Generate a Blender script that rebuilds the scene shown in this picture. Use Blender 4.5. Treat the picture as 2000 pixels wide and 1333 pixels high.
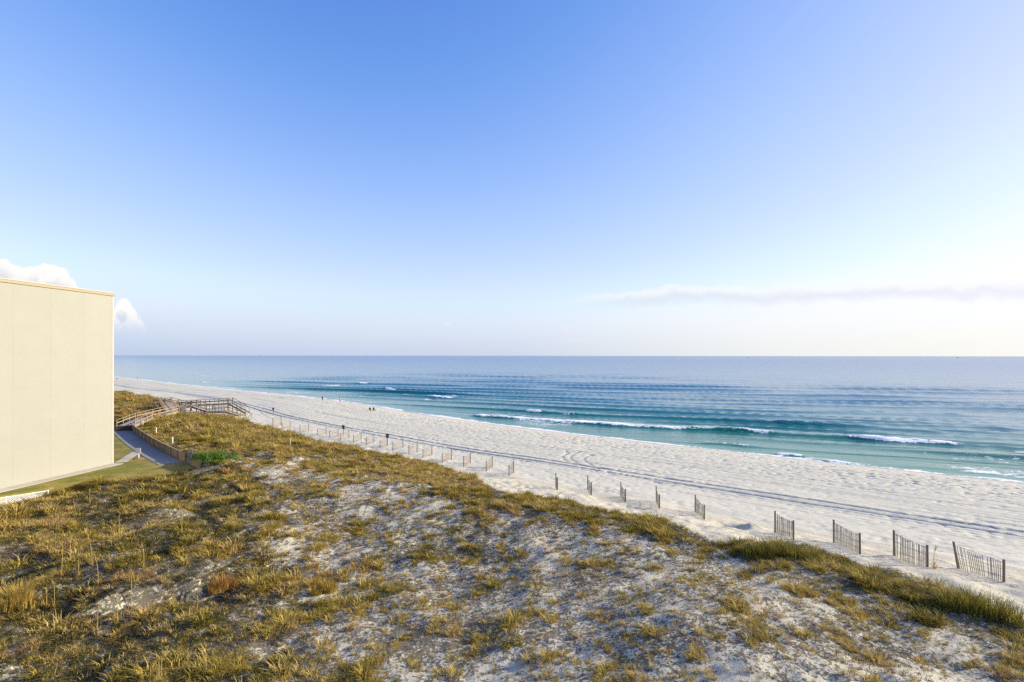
import bpy, bmesh, math, random
import numpy as np
from mathutils import Vector, Matrix
random.seed(7)
rng = np.random.default_rng(11)
R = math.radians
for o in list(bpy.data.objects): bpy.data.objects.remove(o)
scene = bpy.context.scene
COL = scene.collection

# ------------------------------------------------------------------ camera
CAM_H = 16.0
cam_data = bpy.data.cameras.new('camera')
cam = bpy.data.objects.new('camera', cam_data); COL.objects.link(cam)
cam.location = (0, 0, CAM_H); cam.rotation_euler = (R(90), R(-0.06), 0)
cam_data.sensor_width = 36; cam_data.lens = 18.0
cam_data.shift_y = 0.0143
cam_data.clip_start = 0.3; cam_data.clip_end = 150000
scene.camera = cam

# ------------------------------------------------------------------ light
SUN_AZ, SUN_EL = 84.0, 21.0            # azimuth clockwise from the view direction (+Y)
sd = Vector((math.sin(R(SUN_AZ))*math.cos(R(SUN_EL)), math.cos(R(SUN_AZ))*math.cos(R(SUN_EL)), math.sin(R(SUN_EL))))
sun_data = bpy.data.lights.new('sun', 'SUN'); sun_data.energy = 4.0; sun_data.angle = R(0.6); sun_data.color = (1.0, 0.88, 0.70)
sun = bpy.data.objects.new('sun', sun_data); COL.objects.link(sun)
sun.rotation_euler = sd.to_track_quat('Z', 'Y').to_euler(); sun.location = (60, 0, 60)
scene.view_settings.view_transform = 'Standard'; scene.view_settings.look = 'None'
scene.view_settings.gamma = 1.0; scene.view_settings.exposure = 1.0
scene.view_settings.use_curve_mapping = False
scene.cycles.max_bounces = 6; scene.cycles.transparent_max_bounces = 6
scene.cycles.use_denoising = False

class N:
    """small helper to wire shader nodes"""
    def __init__(self, tree): self.t = tree; self.L = tree.links
    def node(self, kind, **kw):
        n = self.t.nodes.new(kind)
        for k, v in kw.items(): setattr(n, k, v)
        return n
    def put(self, sock, v):
        if v is None: return
        if hasattr(v, 'is_output') or isinstance(v, bpy.types.NodeSocket): self.L.new(v, sock)
        else: sock.default_value = v
    def math(self, op, a, b=None, c=None, clamp=False):
        n = self.node('ShaderNodeMath', operation=op, use_clamp=clamp)
        for i, v in enumerate((a, b, c)): self.put(n.inputs[i], v)
        return n.outputs[0]
    def vmath(self, op, a, b=None):
        n = self.node('ShaderNodeVectorMath', operation=op)
        self.put(n.inputs[0], a)
        if b is not None: self.put(n.inputs[1], b)
        return n.outputs[0]
    def mix(self, f, a, b, blend='MIX'):
        n = self.node('ShaderNodeMix', data_type='RGBA', blend_type=blend)
        self.put(n.inputs[0], f); self.put(n.inputs[6], a); self.put(n.inputs[7], b)
        return n.outputs[2]
    def ramp(self, f, pts, interp='LINEAR'):
        n = self.node('ShaderNodeValToRGB'); cr = n.color_ramp; cr.interpolation = interp
        while len(cr.elements) < len(pts): cr.elements.new(0.5)
        for e, (p, c) in zip(cr.elements, pts):
            e.position = p; e.color = (c, c, c, 1) if not isinstance(c, (tuple, list)) else (*c[:3], 1)
        self.put(n.inputs[0], f); return n.outputs[0]
    def noise(self, vec, scale, detail=4, rough=0.55, dist=0.0):
        n = self.node('ShaderNodeTexNoise'); self.put(n.inputs['Vector'], vec)
        n.inputs['Scale'].default_value = scale; n.inputs['Detail'].default_value = detail
        n.inputs['Roughness'].default_value = rough; n.inputs['Distortion'].default_value = dist
        return n.outputs['Fac']
    def smooth(self, x, a, b):
        n = self.node('ShaderNodeMapRange', interpolation_type='SMOOTHSTEP'); self.put(n.inputs[0], x)
        self.put(n.inputs[1], a); self.put(n.inputs[2], b); n.inputs[3].default_value = 0; n.inputs[4].default_value = 1
        return n.outputs[0]
    def curve(self, x, pts, lo, hi, vlo, vhi):
        """piecewise curve y(x); pts in real units"""
        n = self.node('ShaderNodeFloatCurve'); c = n.mapping.curves[0]
        P = [((a-lo)/(hi-lo), (b-vlo)/(vhi-vlo)) for a, b in pts]
        while len(c.points) < len(P): c.points.new(0.5, 0.5)
        for q, (a, b) in zip(c.points, P): q.location = (a, b); q.handle_type = 'AUTO_CLAMPED'
        n.mapping.update()
        f = self.math('DIVIDE', self.math('SUBTRACT', x, lo), hi-lo, clamp=True)
        self.put(n.inputs['Value'], f)
        return self.math('MULTIPLY_ADD', n.outputs[0], vhi-vlo, vlo)

# ------------------------------------------------------------------ sky
F = 1000.0
def azel(u, v):
    x = (u-1000)/F; return math.atan(x), (695-v)/F/math.sqrt(1+x*x)
world = bpy.data.worlds.new('World'); scene.world = world; world.use_nodes = True
w = N(world.node_tree); world.node_tree.nodes.clear()
sky = w.node('ShaderNodeTexSky', sky_type='NISHITA', sun_disc=False)
sky.sun_elevation = R(SUN_EL); sky.sun_rotation = R(SUN_AZ); sky.altitude = 0
sky.air_density = 0.7; sky.dust_density = 0.5; sky.ozone_density = 1.0
geo = w.node('ShaderNodeTexCoord').outputs['Generated']
sep = w.node('ShaderNodeSeparateXYZ'); w.put(sep.inputs[0], geo)
sx, sy, sz = sep.outputs
az = w.math('ARCTAN2', sx, sy)
hyp = w.math('SQRT', w.math('ADD', w.math('MULTIPLY', sx, sx), w.math('MULTIPLY', sy, sy)))
te = w.math('DIVIDE', sz, w.math('MAXIMUM', hyp, 0.001))
cvec = w.node('ShaderNodeCombineXYZ'); w.put(cvec.inputs[0], az); w.put(cvec.inputs[1], te); cvec.inputs[2].default_value = 0.3
cv = cvec.outputs[0]
skyc = sky.outputs[0]
# cumulus: a top outline that varies with azimuth, broken up by billowing noise
bill = w.math('ADD', w.math('MULTIPLY', w.noise(cv, 30, 2, 0.5), 0.75), w.math('MULTIPLY', w.noise(cv, 95, 4, 0.6), 0.25))
fine = w.noise(cv, 90, 4, 0.6)
top1 = w.curve(az, [(a, e) for a, e in ([(-1.6, 0.10)] + [azel(*p) for p in ((-260, 480), (-150, 470), (0, 503), (25, 520), (40, 524), (75, 514), (115, 530), (148, 547), (160, 566), (175, 640), (212, 640), (222, 588), (242, 590), (258, 604), (278, 622), (290, 650), (304, 700))] + [(0.5, -0.02)])], -1.6, 0.5, -0.05, 0.25)
d1 = w.math('ADD', w.math('SUBTRACT', top1, te), w.math('MULTIPLY_ADD', bill, 0.055, -0.026))
m1 = w.smooth(d1, -0.0005, 0.0045)
low1 = w.smooth(te, 0.030, 0.075)                       # the base melts into the haze
m1 = w.math('MULTIPLY', m1, low1)
sh1 = w.math('MULTIPLY', w.smooth(d1, 0.008, 0.035), w.smooth(w.noise(cv, 55, 4, 0.6), 0.40, 0.56))
c1 = w.mix(sh1, (3.4, 3.32, 3.22, 1), (2.2, 2.36, 2.65, 1))
# long flat bank low over the sea
topb = w.curve(az, [(-0.5, 0.10)] + [azel(*p) for p in ((1000, 590), (1100, 583), (1220, 568), (1330, 557), (1500, 557), (1720, 546), (2000, 542))] + [(1.6, 0.09)], -0.5, 1.6, 0.0, 0.2)
dB = w.math('ADD', w.math('SUBTRACT', topb, te), w.math('MULTIPLY_ADD', w.noise(cv, 24, 5, 0.62), 0.036, -0.018))
thick = w.curve(az, [(-0.5, 0.0), (azel(1060, 590)[0], 0.0), (azel(1250, 590)[0], 0.020), (azel(1700, 590)[0], 0.018), (1.2, 0.012), (1.6, 0.012)], -0.5, 1.6, 0.0, 0.05)
mB = w.math('MULTIPLY', w.smooth(dB, -0.001, 0.005), w.math('SUBTRACT', 1.0, w.smooth(w.math('SUBTRACT', dB, thick), 0.0, 0.022)))
mB = w.math('MULTIPLY', mB, w.smooth(az, azel(1040, 590)[0], azel(1300, 590)[0]))
cB = w.mix(w.smooth(dB, 0.006, 0.022), (3.25, 3.22, 3.2, 1), (2.5, 2.58, 2.9, 1))
# two faint wisps
def wisp(u, v, ru, rv, seed):
    a0, e0 = azel(u, v)
    da = w.math('DIVIDE', w.math('SUBTRACT', az, a0), ru); de = w.math('DIVIDE', w.math('SUBTRACT', te, e0), rv)
    r2 = w.math('ADD', w.math('MULTIPLY', da, da), w.math('MULTIPLY', de, de))
    k = w.math('SUBTRACT', w.math('MULTIPLY_ADD', w.noise(cv, 60, 4, 0.6), 2.4, -0.6), r2)
    return w.math('MULTIPLY', w.smooth(k, 0.0, 0.8), 0.5)
mW = w.math('MAXIMUM', wisp(870, 634, 0.024, 0.006, 1), w.math('MAXIMUM', wisp(1104, 646, 0.018, 0.013, 2), wisp(1135, 664, 0.045, 0.005, 3)))
# the clear-sky model, with a contrast curve, and sea haze low on the horizon that is brighter towards the sun
KS = 1/0.30                                     # display white in sky units at this strength and exposure
xs_ = w.node('ShaderNodeVectorMath', operation='MULTIPLY'); w.put(xs_.inputs[0], skyc); xs_.inputs[1].default_value = tuple(0.36/2.6*q for q in (1.0, 0.945, 1.50))
rc = w.node('ShaderNodeRGBCurve'); cu = rc.mapping.curves[3]
CP = [(0, 0), (.12, .05), (.25, .135), (.33, .235), (.45, .375), (.62, .525), (.78, .635), (1.1, .79), (1.4, .92), (1.75, 1.0), (2.6, 1.06)]
while len(cu.points) < len(CP): cu.points.new(0.5, 0.5)
for q_, (a_, b_) in zip(cu.points, CP): q_.location = (a_/2.6, b_/1.1); q_.handle_type = 'AUTO_CLAMPED'
rc.mapping.update(); w.put(rc.inputs['Color'], xs_.outputs[0])
sc_ = w.node('ShaderNodeVectorMath', operation='SCALE'); w.put(sc_.inputs[0], rc.outputs[0]); sc_.inputs['Scale'].default_value = 1.1*KS
c = sc_.outputs[0]
toward = w.math('DIVIDE', w.math('ADD', w.math('MULTIPLY', sx, math.sin(R(SUN_AZ))), w.math('MULTIPLY', sy, math.cos(R(SUN_AZ)))), w.math('MAXIMUM', hyp, 0.001))
hz = w.ramp(w.math('MULTIPLY_ADD', toward, 0.5, 0.5), [(0.0, (.40, .52, .72)), (0.24, (.48, .59, .79)), (0.55, (.58, .67, .83)), (0.78, (.86, .88, .86)), (0.90, (.95, .94, .86)), (1.0, (.98, .95, .85))])
hzs = w.node('ShaderNodeVectorMath', operation='SCALE'); w.put(hzs.inputs[0], hz); hzs.inputs['Scale'].default_value = KS
c = w.mix(w.math('MULTIPLY', w.math('POWER', w.math('SUBTRACT', 1.0, w.smooth(te, -0.03, 0.165)), 1.15), 0.96), c, hzs.outputs[0])
c = w.mix(mW, c, (2.8, 2.9, 3.05, 1))
c = w.mix(w.math('MULTIPLY', mB, 0.62), c, cB)
c = w.mix(m1, c, c1)
bg = w.node('ShaderNodeBackground'); w.put(bg.inputs[0], c); bg.inputs[1].default_value = 0.15
wo = w.node('ShaderNodeOutputWorld'); w.L.new(bg.outputs[0], wo.inputs[0])

# ------------------------------------------------------------------ numeric noise
def _h(ix, iy, seed):
    n = (ix.astype(np.int64)*374761393 + iy.astype(np.int64)*668265263 + seed*1274126177) & 0xFFFFFFFF
    n = ((n ^ (n >> 13))*1274126177) & 0xFFFFFFFF
    n = n ^ (n >> 16)
    return (n & 0xFFFF)/65535.0
def vnoise(x, y, seed=0):
    x = np.asarray(x, float); y = np.asarray(y, float)
    ix = np.floor(x); iy = np.floor(y); fx = x-ix; fy = y-iy
    fx = fx*fx*fx*(fx*(fx*6-15)+10); fy = fy*fy*fy*(fy*(fy*6-15)+10)
    a = _h(ix, iy, seed); b = _h(ix+1, iy, seed); c_ = _h(ix, iy+1, seed); d = _h(ix+1, iy+1, seed)
    return (a+(b-a)*fx)*(1-fy) + (c_+(d-c_)*fx)*fy - 0.5
def fbm(x, y, octs=4, seed=0, gain=0.5):
    v = 0; a = 1.0
    for k in range(octs):
        v = v + a*vnoise(x*2**k + 17.3*k, y*2**k - 9.1*k, seed+k); a *= gain
    return v
def sstep(x, a, b):
    t = np.clip((x-a)/(b-a), 0, 1); return t*t*(3-2*t)

# ------------------------------------------------------------------ shore frame: s along the beach, t inland from the waterline
C0 = np.array([0.0, 114.0]); ES = np.array([-0.745, 0.667]); NI = np.array([-0.667, -0.745])
CS = np.array([-2000, -120, -81, -52, -20, 0, 20, 41, 73, 102, 134, 177, 211, 359, 800, 8000])
CT = np.array([-8.0, -8, -6, -3.5, -1.5, -0.8, -1.5, -3, -7.5, -9, -8.2, -4.5, -4, -2, 0, 0])
_ss = np.linspace(-400, 1000, 1401); _cc = np.interp(_ss, CS, CT)
_k = np.exp(-np.linspace(-2, 2, 41)**2); _k /= _k.sum(); _cc = np.convolve(np.pad(_cc, 20, mode='edge'), _k, 'valid')
def cshore(s): return np.interp(s, _ss, _cc)
def st(x, y):
    x = np.asarray(x, float); y = np.asarray(y, float)-114.0
    s = x*ES[0] + y*ES[1]; t = x*NI[0] + y*NI[1]
    return s, t - cshore(s)
def xy(s, tp):
    t = tp + cshore(s)
    return s*ES[0] + t*NI[0], 114.0 + s*ES[1] + t*NI[1]

# lawn outline (world): the low ground beside the building
def wall_t(s): return 67.1 - 0.04*np.asarray(s, float)
_ws = np.linspace(-15.6, 26, 14)
_wx, _wy = xy(_ws, wall_t(_ws))
LAWN = [(-60, 30), (-47.5, 40.5), (-43.9, 43.9), (-42.2, 47.2), (-38.6, 50.2), (-35.4, 51.6)] + list(zip(_wx, _wy)) + [tuple(float(q) for q in xy(34.0, 66.3)), tuple(float(q) for q in xy(40.0, 80.0)), (-110, 95), (-110, 30)]
LP = np.array(LAWN)
def lawn_sd(x, y):
    """signed distance to the lawn outline, negative inside"""
    x = np.asarray(x, float); y = np.asarray(y, float)
    d = np.full(x.shape, 1e9); ins = np.zeros(x.shape, bool)
    for i in range(len(LP)):
        a = LP[i]; b = LP[(i+1) % len(LP)]; ex, ey = b-a
        h = np.clip(((x-a[0])*ex + (y-a[1])*ey)/(ex*ex+ey*ey), 0, 1)
        d = np.minimum(d, np.hypot(x-a[0]-h*ex, y-a[1]-h*ey))
        cr = ((a[1] > y) != (b[1] > y)) & (x < (b[0]-a[0])*(y-a[1])/((b[1]-a[1]) if b[1] != a[1] else 1e-9) + a[0])
        ins ^= cr
    return np.where(ins, -d, d)
PT = [-400, -60, -20, 0, 3, 8, 16, 25, 36, 44, 47.5, 50, 54, 60, 66, 75, 300]
PZR = [-14, -3, -1.2, 0, .35, 1.0, 1.7, 2.2, 2.6, 3.0, 3.25, 3.6, 4.35, 4.9, 5.0, 5.0, 5.0]
PZL = [-14, -3, -1.2, 0, .35, 1.0, 1.7, 2.2, 2.6, 3.0, 3.15, 3.3, 3.75, 4.3, 4.6, 4.6, 4.6]
_pt = np.linspace(-400, 300, 2801)
def _sm(z):
    k = np.ones(7)/7; return np.convolve(np.pad(np.interp(_pt, PT, z), 3, mode='edge'), k, 'valid')
_zr, _zl = _sm(PZR), _sm(PZL)
def gauss(x, y, cx, cy, rx, ry, ang=0.0):
    ca, sa = math.cos(ang), math.sin(ang); dx = x-cx; dy = y-cy
    a = (dx*ca+dy*sa)/rx; b = (-dx*sa+dy*ca)/ry
    return np.exp(-(a*a+b*b))
def zmacro(x, y):
    x = np.asarray(x, float); y = np.asarray(y, float)
    s, t = st(x, y)
    L = sstep(s, -25, 5)
    z = np.interp(t, _pt, _zr)*(1-L) + np.interp(t, _pt, _zl)*L
    dn = sstep(t, 49, 58)
    z = z + dn*(0.75*gauss(x, y, -11, 39, 12, 7, -0.35) + 0.85*np.tanh((x-2.5)/7.0)*sstep(y, 42, 26)
                + 0.9*gauss(x, y, -21, 29, 6.5, 5, 0.3) - 0.7*gauss(x, y, -26, 42, 6, 5) - 0.85*gauss(x, y, -40.2, 40.2, 6, 3.2, 0.8))
    z = z + dn*(0.55*fbm(x/9, y/9, 3, 5) + (0.24 + 0.42*sstep(-x-0.35*y, -2, 5))*fbm(x/2.8, y/2.8, 2, 9))
    z = z + sstep(t, 42, 47)*(1-sstep(t, 53, 58))*0.36*fbm(s/5.5, t/4.0, 3, 21)
    z = z + sstep(t, 2, 20)*(1-sstep(t, 44, 50))*0.22*fbm(s/20, t/7, 2, 31)
    # small scarp with an undercut lip in the left foreground
    ax, ay, bx, by = -18.6, 22.9, -14.9, 25.4
    ex, ey = bx-ax, by-ay; l = math.hypot(ex, ey); ex /= l; ey /= l
    al = (x-ax)*ex + (y-ay)*ey; ac = -(x-ax)*ey + (y-ay)*ex + 0.35*fbm(al/1.3, al*0, 2, 77)
    wgt = sstep(al, -1.5, 0.8)*sstep(al, l+1.2, l-0.8)
    z = z + wgt*(0.55*sstep(ac, -0.12, 0.12)*np.exp(-np.clip(ac, 0, 9)/2.6) - 0.45*(1-sstep(ac, -0.12, 0.12))*np.exp(-np.clip(-ac, 0, 9)/1.8))
    # scour hole beside the fence
    z = z - 0.9*gauss(x, y, 15.5, 36.2, 1.0, 0.8, 0.4) + 0.45*gauss(x, y, 17.0, 36.5, 0.9, 0.9)
    sdl = lawn_sd(x, y)
    dip = 0.95*gauss(x, y, -43.0, 42.2, 4.4, 1.8, 0.9)
    wt_ = wall_t(s); near = sstep(t-wt_, -0.1, 0.2)                   # the timber wall holds the dune back on the sea side
    zo = 3.7 + (z-3.7)*sstep(sdl, 0.0, 6.0) - dip
    z = np.where(sdl > 0, z*(1-near) + zo*near, 3.3)
    return z

# pixel of the photograph -> point on the ground (used to read positions off the photograph)
_dd = np.concatenate([np.arange(8, 120, 0.1), np.arange(120, 900, 0.5)])
def at(u, v):
    X = (u-1000)/F*_dd; Z = CAM_H - (v-695)/F*_dd
    g = Z - np.maximum(zmacro(X, _dd), 0.0)
    i = int(np.argmax(g < 0))
    if g[i] >= 0: i = len(_dd)-1
    d = _dd[i] if i == 0 else _dd[i-1] + (_dd[i]-_dd[i-1])*g[i-1]/(g[i-1]-g[i])
    return np.array([(u-1000)/F*d, d])
def zg(x, y): return float(zmacro(np.array([x]), np.array([y]))[0])
def sea_at(u, v, z=0.0):
    d = (CAM_H-z)/((v-695)/F); return np.array([(u-1000)/F*d, d])

# ------------------------------------------------------------------ mesh helpers
def grid_mesh(name, X, Y, Z, attrs=None, smooth=True):
    m, n = X.shape
    co = np.stack([X, Y, Z], -1).reshape(-1, 3).astype(np.float32)
    i = np.arange(m*n).reshape(m, n)
    q = np.stack([i[:-1, :-1], i[1:, :-1], i[1:, 1:], i[:-1, 1:]], -1).reshape(-1, 4)
    return raw_mesh(name, co, q, attrs, smooth)
def raw_mesh(name, co, faces, attrs=None, smooth=False):
    me = bpy.data.meshes.new(name); faces = np.asarray(faces); k = faces.shape[1]; nf = len(faces)
    me.vertices.add(len(co)); me.vertices.foreach_set('co', np.asarray(co, np.float32).ravel())
    me.loops.add(nf*k); me.loops.foreach_set('vertex_index', faces.ravel().astype(np.int32))
    me.polygons.add(nf); me.polygons.foreach_set('loop_start', np.arange(0, nf*k, k, dtype=np.int32))
    me.polygons.foreach_set('use_smooth', np.full(nf, smooth))
    for nm, arr in (attrs or {}).items():
        a = me.attributes.new(nm, 'FLOAT', 'POINT'); a.data.foreach_set('value', np.asarray(arr, np.float32).ravel())
    me.update(calc_edges=True); me.validate()
    return me
def link(name, me, mat=None, parent=None):
    o = bpy.data.objects.new(name, me); COL.objects.link(o)
    if mat is not None and not me.materials: me.materials.append(mat)
    if parent is not None: o.parent = parent
    return o
def tag(o, label=None, cat=None, group=None, kind=None):
    if label: o['label'] = label
    if cat: o['category'] = cat
    if group: o['group'] = group
    if kind: o['kind'] = kind
    return o
def thing(name, label, cat, loc, rz=0.0, group=None):
    o = bpy.data.objects.new(name, None); COL.objects.link(o); o.location = loc; o.rotation_euler = (0, 0, rz)
    o.empty_display_size = 0.3
    return tag(o, label, cat, group)
def box_bm(bm, size, mat=Matrix.Identity(4), bev=0.0):
    r = bmesh.ops.create_cube(bm, size=1.0, matrix=mat @ Matrix.Diagonal((*size, 1)))
    if bev > 0:
        es = list({e for v in r['verts'] for e in v.link_edges})
        bmesh.ops.bevel(bm, geom=es, offset=bev, segments=1, affect='EDGES')
def bm_mesh(name, bm, smooth=False):
    me = bpy.data.meshes.new(name); bm.to_mesh(me); bm.free()
    if smooth: me.polygons.foreach_set('use_smooth', np.ones(len(me.polygons), bool))
    return me
def bar_matrix(a, b, up=(0, 0, 1)):
    a = Vector(a); b = Vector(b); z = (b-a); L = z.length; z.normalize()
    upv = Vector(up)
    if abs(z.dot(upv)) > 0.98: upv = Vector((0, 1, 0))
    x = upv.cross(z).normalized(); y = z.cross(x)
    m = Matrix((x, y, z)).transposed().to_4x4(); m.translation = (a+b)/2
    return m, L
def bar(name, a, b, wx, wy, mat, parent=None, bev=0.006, up=(0, 0, 1)):
    """a beam from a to b, wx across (horizontal when the beam is level), wy the other way"""
    m, L = bar_matrix(a, b, up); bm = bmesh.new(); box_bm(bm, (wx, wy, L), m, bev)
    return link(name, bm_mesh(name, bm), mat, parent)
_boxcache = {}
def box(name, size, loc, rot, mat, parent=None, bev=0.006):
    key = (tuple(round(q, 4) for q in size), bev, mat.name)
    if key not in _boxcache:
        bm = bmesh.new(); box_bm(bm, size, Matrix.Identity(4), bev); me = bm_mesh(name, bm); me.materials.append(mat); _boxcache[key] = me
    o = link(name, _boxcache[key], None, parent); o.location = loc; o.rotation_euler = rot
    return o
def tube_pts(pts, radii, n=6):
    """vertices and quads of a tapered tube"""
    V = []; Fc = []; k = len(pts)
    for i, (p, r) in enumerate(zip(pts, radii)):
        p = Vector(p); d = (Vector(pts[min(i+1, k-1)]) - Vector(pts[max(i-1, 0)])).normalized()
        x = d.cross(Vector((0.3, 1, 0.1))).normalized(); y = d.cross(x)
        for j in range(n):
            a = 2*math.pi*j/n; V.append(p + x*(r*math.cos(a)) + y*(r*math.sin(a)))
    for i in range(k-1):
        for j in range(n):
            Fc.append((i*n+j, i*n+(j+1) % n, (i+1)*n+(j+1) % n, (i+1)*n+j))
    return V, Fc

# ------------------------------------------------------------------ materials
def new_mat(name):
    m = bpy.data.materials.new(name); m.use_nodes = True; m.node_tree.nodes.clear()
    n = N(m.node_tree); p = n.node('ShaderNodeBsdfPrincipled'); o = n.node('ShaderNodeOutputMaterial')
    n.L.new(p.outputs[0], o.inputs[0]); p.inputs['Specular IOR Level'].default_value = 0.25
    return m, n, p, o
def attr(n, name, kind='GEOMETRY'):
    a = n.node('ShaderNodeAttribute'); a.attribute_name = name; a.attribute_type = kind; return a
def plain(name, col, rough=0.8, var=0.15, scale=6.0, bump=0.0, grain=None):
    m, n, p, o = new_mat(name); co = n.node('ShaderNodeTexCoord').outputs['Object']
    if grain: 
        mp = n.node('ShaderNodeMapping'); mp.inputs['Scale'].default_value = grain; n.put(mp.inputs[0], co); co = mp.outputs[0]
    f = n.noise(co, scale, 5, 0.6)
    rnd = n.node('ShaderNodeObjectInfo').outputs['Random']
    k = n.math('ADD', n.math('MULTIPLY_ADD', f, 2*var, 1-var), n.math('MULTIPLY_ADD', rnd, var, -var/2))
    cc = n.node('ShaderNodeVectorMath', operation='SCALE'); cc.inputs[0].default_value = col; n.put(cc.inputs['Scale'], k)
    n.put(p.inputs['Base Color'], cc.outputs[0]); p.inputs['Roughness'].default_value = rough
    if bump > 0:
        b = n.node('ShaderNodeBump'); b.inputs['Strength'].default_value = 0.6; b.inputs['Distance'].default_value = bump
        n.put(b.inputs['Height'], f); n.L.new(b.outputs[0], p.inputs['Normal'])
    return m
M = {}
M['wall'] = plain('painted_stucco', (0.31, 0.308, 0.256), 0.85, 0.06, 0.6, 0.004)
M['trim'] = plain('tan_trim', (0.36, 0.295, 0.19), 0.7, 0.06, 2.0)
M['cap'] = plain('white_cap', (0.42, 0.40, 0.35), 0.6, 0.04, 2.0)
M['concrete'] = plain('concrete', (0.24, 0.24, 0.235), 0.9, 0.16, 1.4, 0.004)
M['apron'] = plain('pale_concrete', (0.46, 0.42, 0.34), 0.9, 0.14, 1.2, 0.004)
M['slat'] = plain('weathered_slat', (0.34, 0.28, 0.215), 0.9, 0.3, 8, 0.002, (6, 6, 0.5))
M['post'] = plain('weathered_post', (0.19, 0.145, 0.105), 0.9, 0.25, 6, 0.004, (5, 5, 0.6))
M['wire'] = plain('rusty_wire', (0.10, 0.07, 0.05), 0.7, 0.1)
M['deck'] = plain('grey_decking', (0.33, 0.30, 0.26), 0.9, 0.22, 3, 0.003)
M['timber'] = plain('sun_bleached_timber', (0.36, 0.265, 0.165), 0.85, 0.22, 3, 0.004)
M['shadetimber'] = plain('shaded_timber', (0.085, 0.06, 0.05), 0.9, 0.2, 3)  # timber colour darkened to carry the shade on stair stringers, handrails and steps
M['wallplank'] = plain('retaining_plank', (0.36, 0.26, 0.145), 0.9, 0.25, 2.5, 0.004)
M['white'] = plain('white_paint', (0.78, 0.77, 0.73), 0.6, 0.05, 4)
M['darksign'] = plain('dark_sign', (0.06, 0.065, 0.07), 0.6, 0.1, 4)
M['skin'] = plain('skin', (0.42, 0.25, 0.17), 0.6, 0.05)
M['hair'] = plain('hair', (0.03, 0.02, 0.015), 0.7, 0.1)
M['cl_white'] = plain('white_cloth', (0.8, 0.8, 0.78), 0.9, 0.05)
M['cl_dark'] = plain('dark_cloth', (0.03, 0.032, 0.04), 0.9, 0.1)
M['cl_red'] = plain('red_cloth', (0.42, 0.09, 0.08), 0.9, 0.1)
M['hull'] = plain('ship_hull', (0.16, 0.18, 0.20), 0.6, 0.1)
M['feather'] = plain('gull_feather', (0.35, 0.36, 0.38), 0.8, 0.1)
M['mulch'] = plain('mulch', (0.30, 0.17, 0.09), 0.95, 0.3, 8)

def sand_mat(name, dune):
    m, n, p, o = new_mat(name); co = n.node('ShaderNodeTexCoord').outputs['Object']
    big = n.noise(co, 0.12, 4, 0.6); mid = n.noise(co, 1.6, 5, 0.65); fin = n.noise(co, 9, 4, 0.7)
    c = n.mix(big, (0.625, 0.60, 0.468, 1), (0.575, 0.555, 0.438, 1))
    c = n.mix(n.math('MULTIPLY', n.smooth(mid, 0.35, 0.7), 0.45), c, (0.49, 0.465, 0.37, 1))
    if dune:
        c = n.mix(1.0, c, (0.95, 0.915, 0.86, 1), 'MULTIPLY')
        lit = attr(n, 'litter').outputs['Fac']
        spk = n.math('ADD', n.math('MULTIPLY', n.noise(co, 3.2, 5, 0.7, 0.5), 0.5), n.math('MULTIPLY', n.noise(co, 9.0, 3, 0.6, 0.2), 0.5))
        f = n.smooth(n.math('ADD', spk, n.math('MULTIPLY', lit, 0.17)), 0.58, 0.635)
        lc = n.mix(n.noise(co, 2.0, 3), (0.15, 0.125, 0.085, 1), (0.07, 0.066, 0.05, 1))
        c = n.mix(n.math('MULTIPLY', f, 0.88), c, lc)
    else:
        wet = attr(n, 'wet').outputs['Fac']
        c = n.mix(n.math('MULTIPLY', wet, 0.75), c, (0.42, 0.36, 0.29, 1))
        c = n.mix(n.math('MULTIPLY', attr(n, 'track_shade').outputs['Fac'], 0.62), c, (0.33, 0.305, 0.25, 1))      # groove shade painted into the sand colour along ruts and loops
        n.put(p.inputs['Roughness'], n.math('MULTIPLY_ADD', wet, -0.45, 0.95))
        spk = n.noise(co, 3.0, 4, 0.7)
        c = n.mix(n.math('MULTIPLY', n.smooth(spk, 0.55, 0.66), 0.58), c, (0.34, 0.315, 0.25, 1))
    n.put(p.inputs['Base Color'], c)
    if dune: p.inputs['Roughness'].default_value = 0.95
    p.inputs['Specular IOR Level'].default_value = 0.12
    b = n.node('ShaderNodeBump'); b.inputs['Strength'].default_value = 0.9; b.inputs['Distance'].default_value = 0.07 if dune else 0.05
    hgt = n.math('ADD', n.math('MULTIPLY', mid, 0.5), n.math('MULTIPLY', fin, 0.6 if dune else 0.4))
    n.put(b.inputs['Height'], hgt); n.L.new(b.outputs[0], p.inputs['Normal'])
    return m
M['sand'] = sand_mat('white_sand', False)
M['dunesand'] = sand_mat('dune_sand', True)

# ------------------------------------------------------------------ ground: beach and dune share the s-lines
def graded(lo, flo, fhi, hi, step, g):
    a = list(np.arange(flo, fhi, step)); d = step; v = flo; pre = []
    while v > lo: d *= g; v -= d; pre.append(v)
    d = step; v = a[-1]; post = []
    while v < hi: d *= g; v += d; post.append(v)
    return np.array(pre[::-1] + a + post)
S_ = graded(-900, -93, 46, 4500, 0.16, 1.045)
TRK = [(35.6, 0.30, 0.17), (37.4, 0.30, 0.17), (36.5, 0.12, 0.04), (33.4, 0.16, 0.07), (38.9, 0.12, 0.035), (30.0, 0.12, 0.04), (27.2, 0.14, 0.045), (23.5, 0.12, 0.04), (41.2, 0.15, 0.05)] + [(float(q_), float(w_), float(d_)) for q_, w_, d_ in zip(np.linspace(9, 33, 19)+rng.uniform(-.5, .5, 19), rng.uniform(.10, .15, 19), rng.uniform(.03, .06, 19))]
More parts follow.
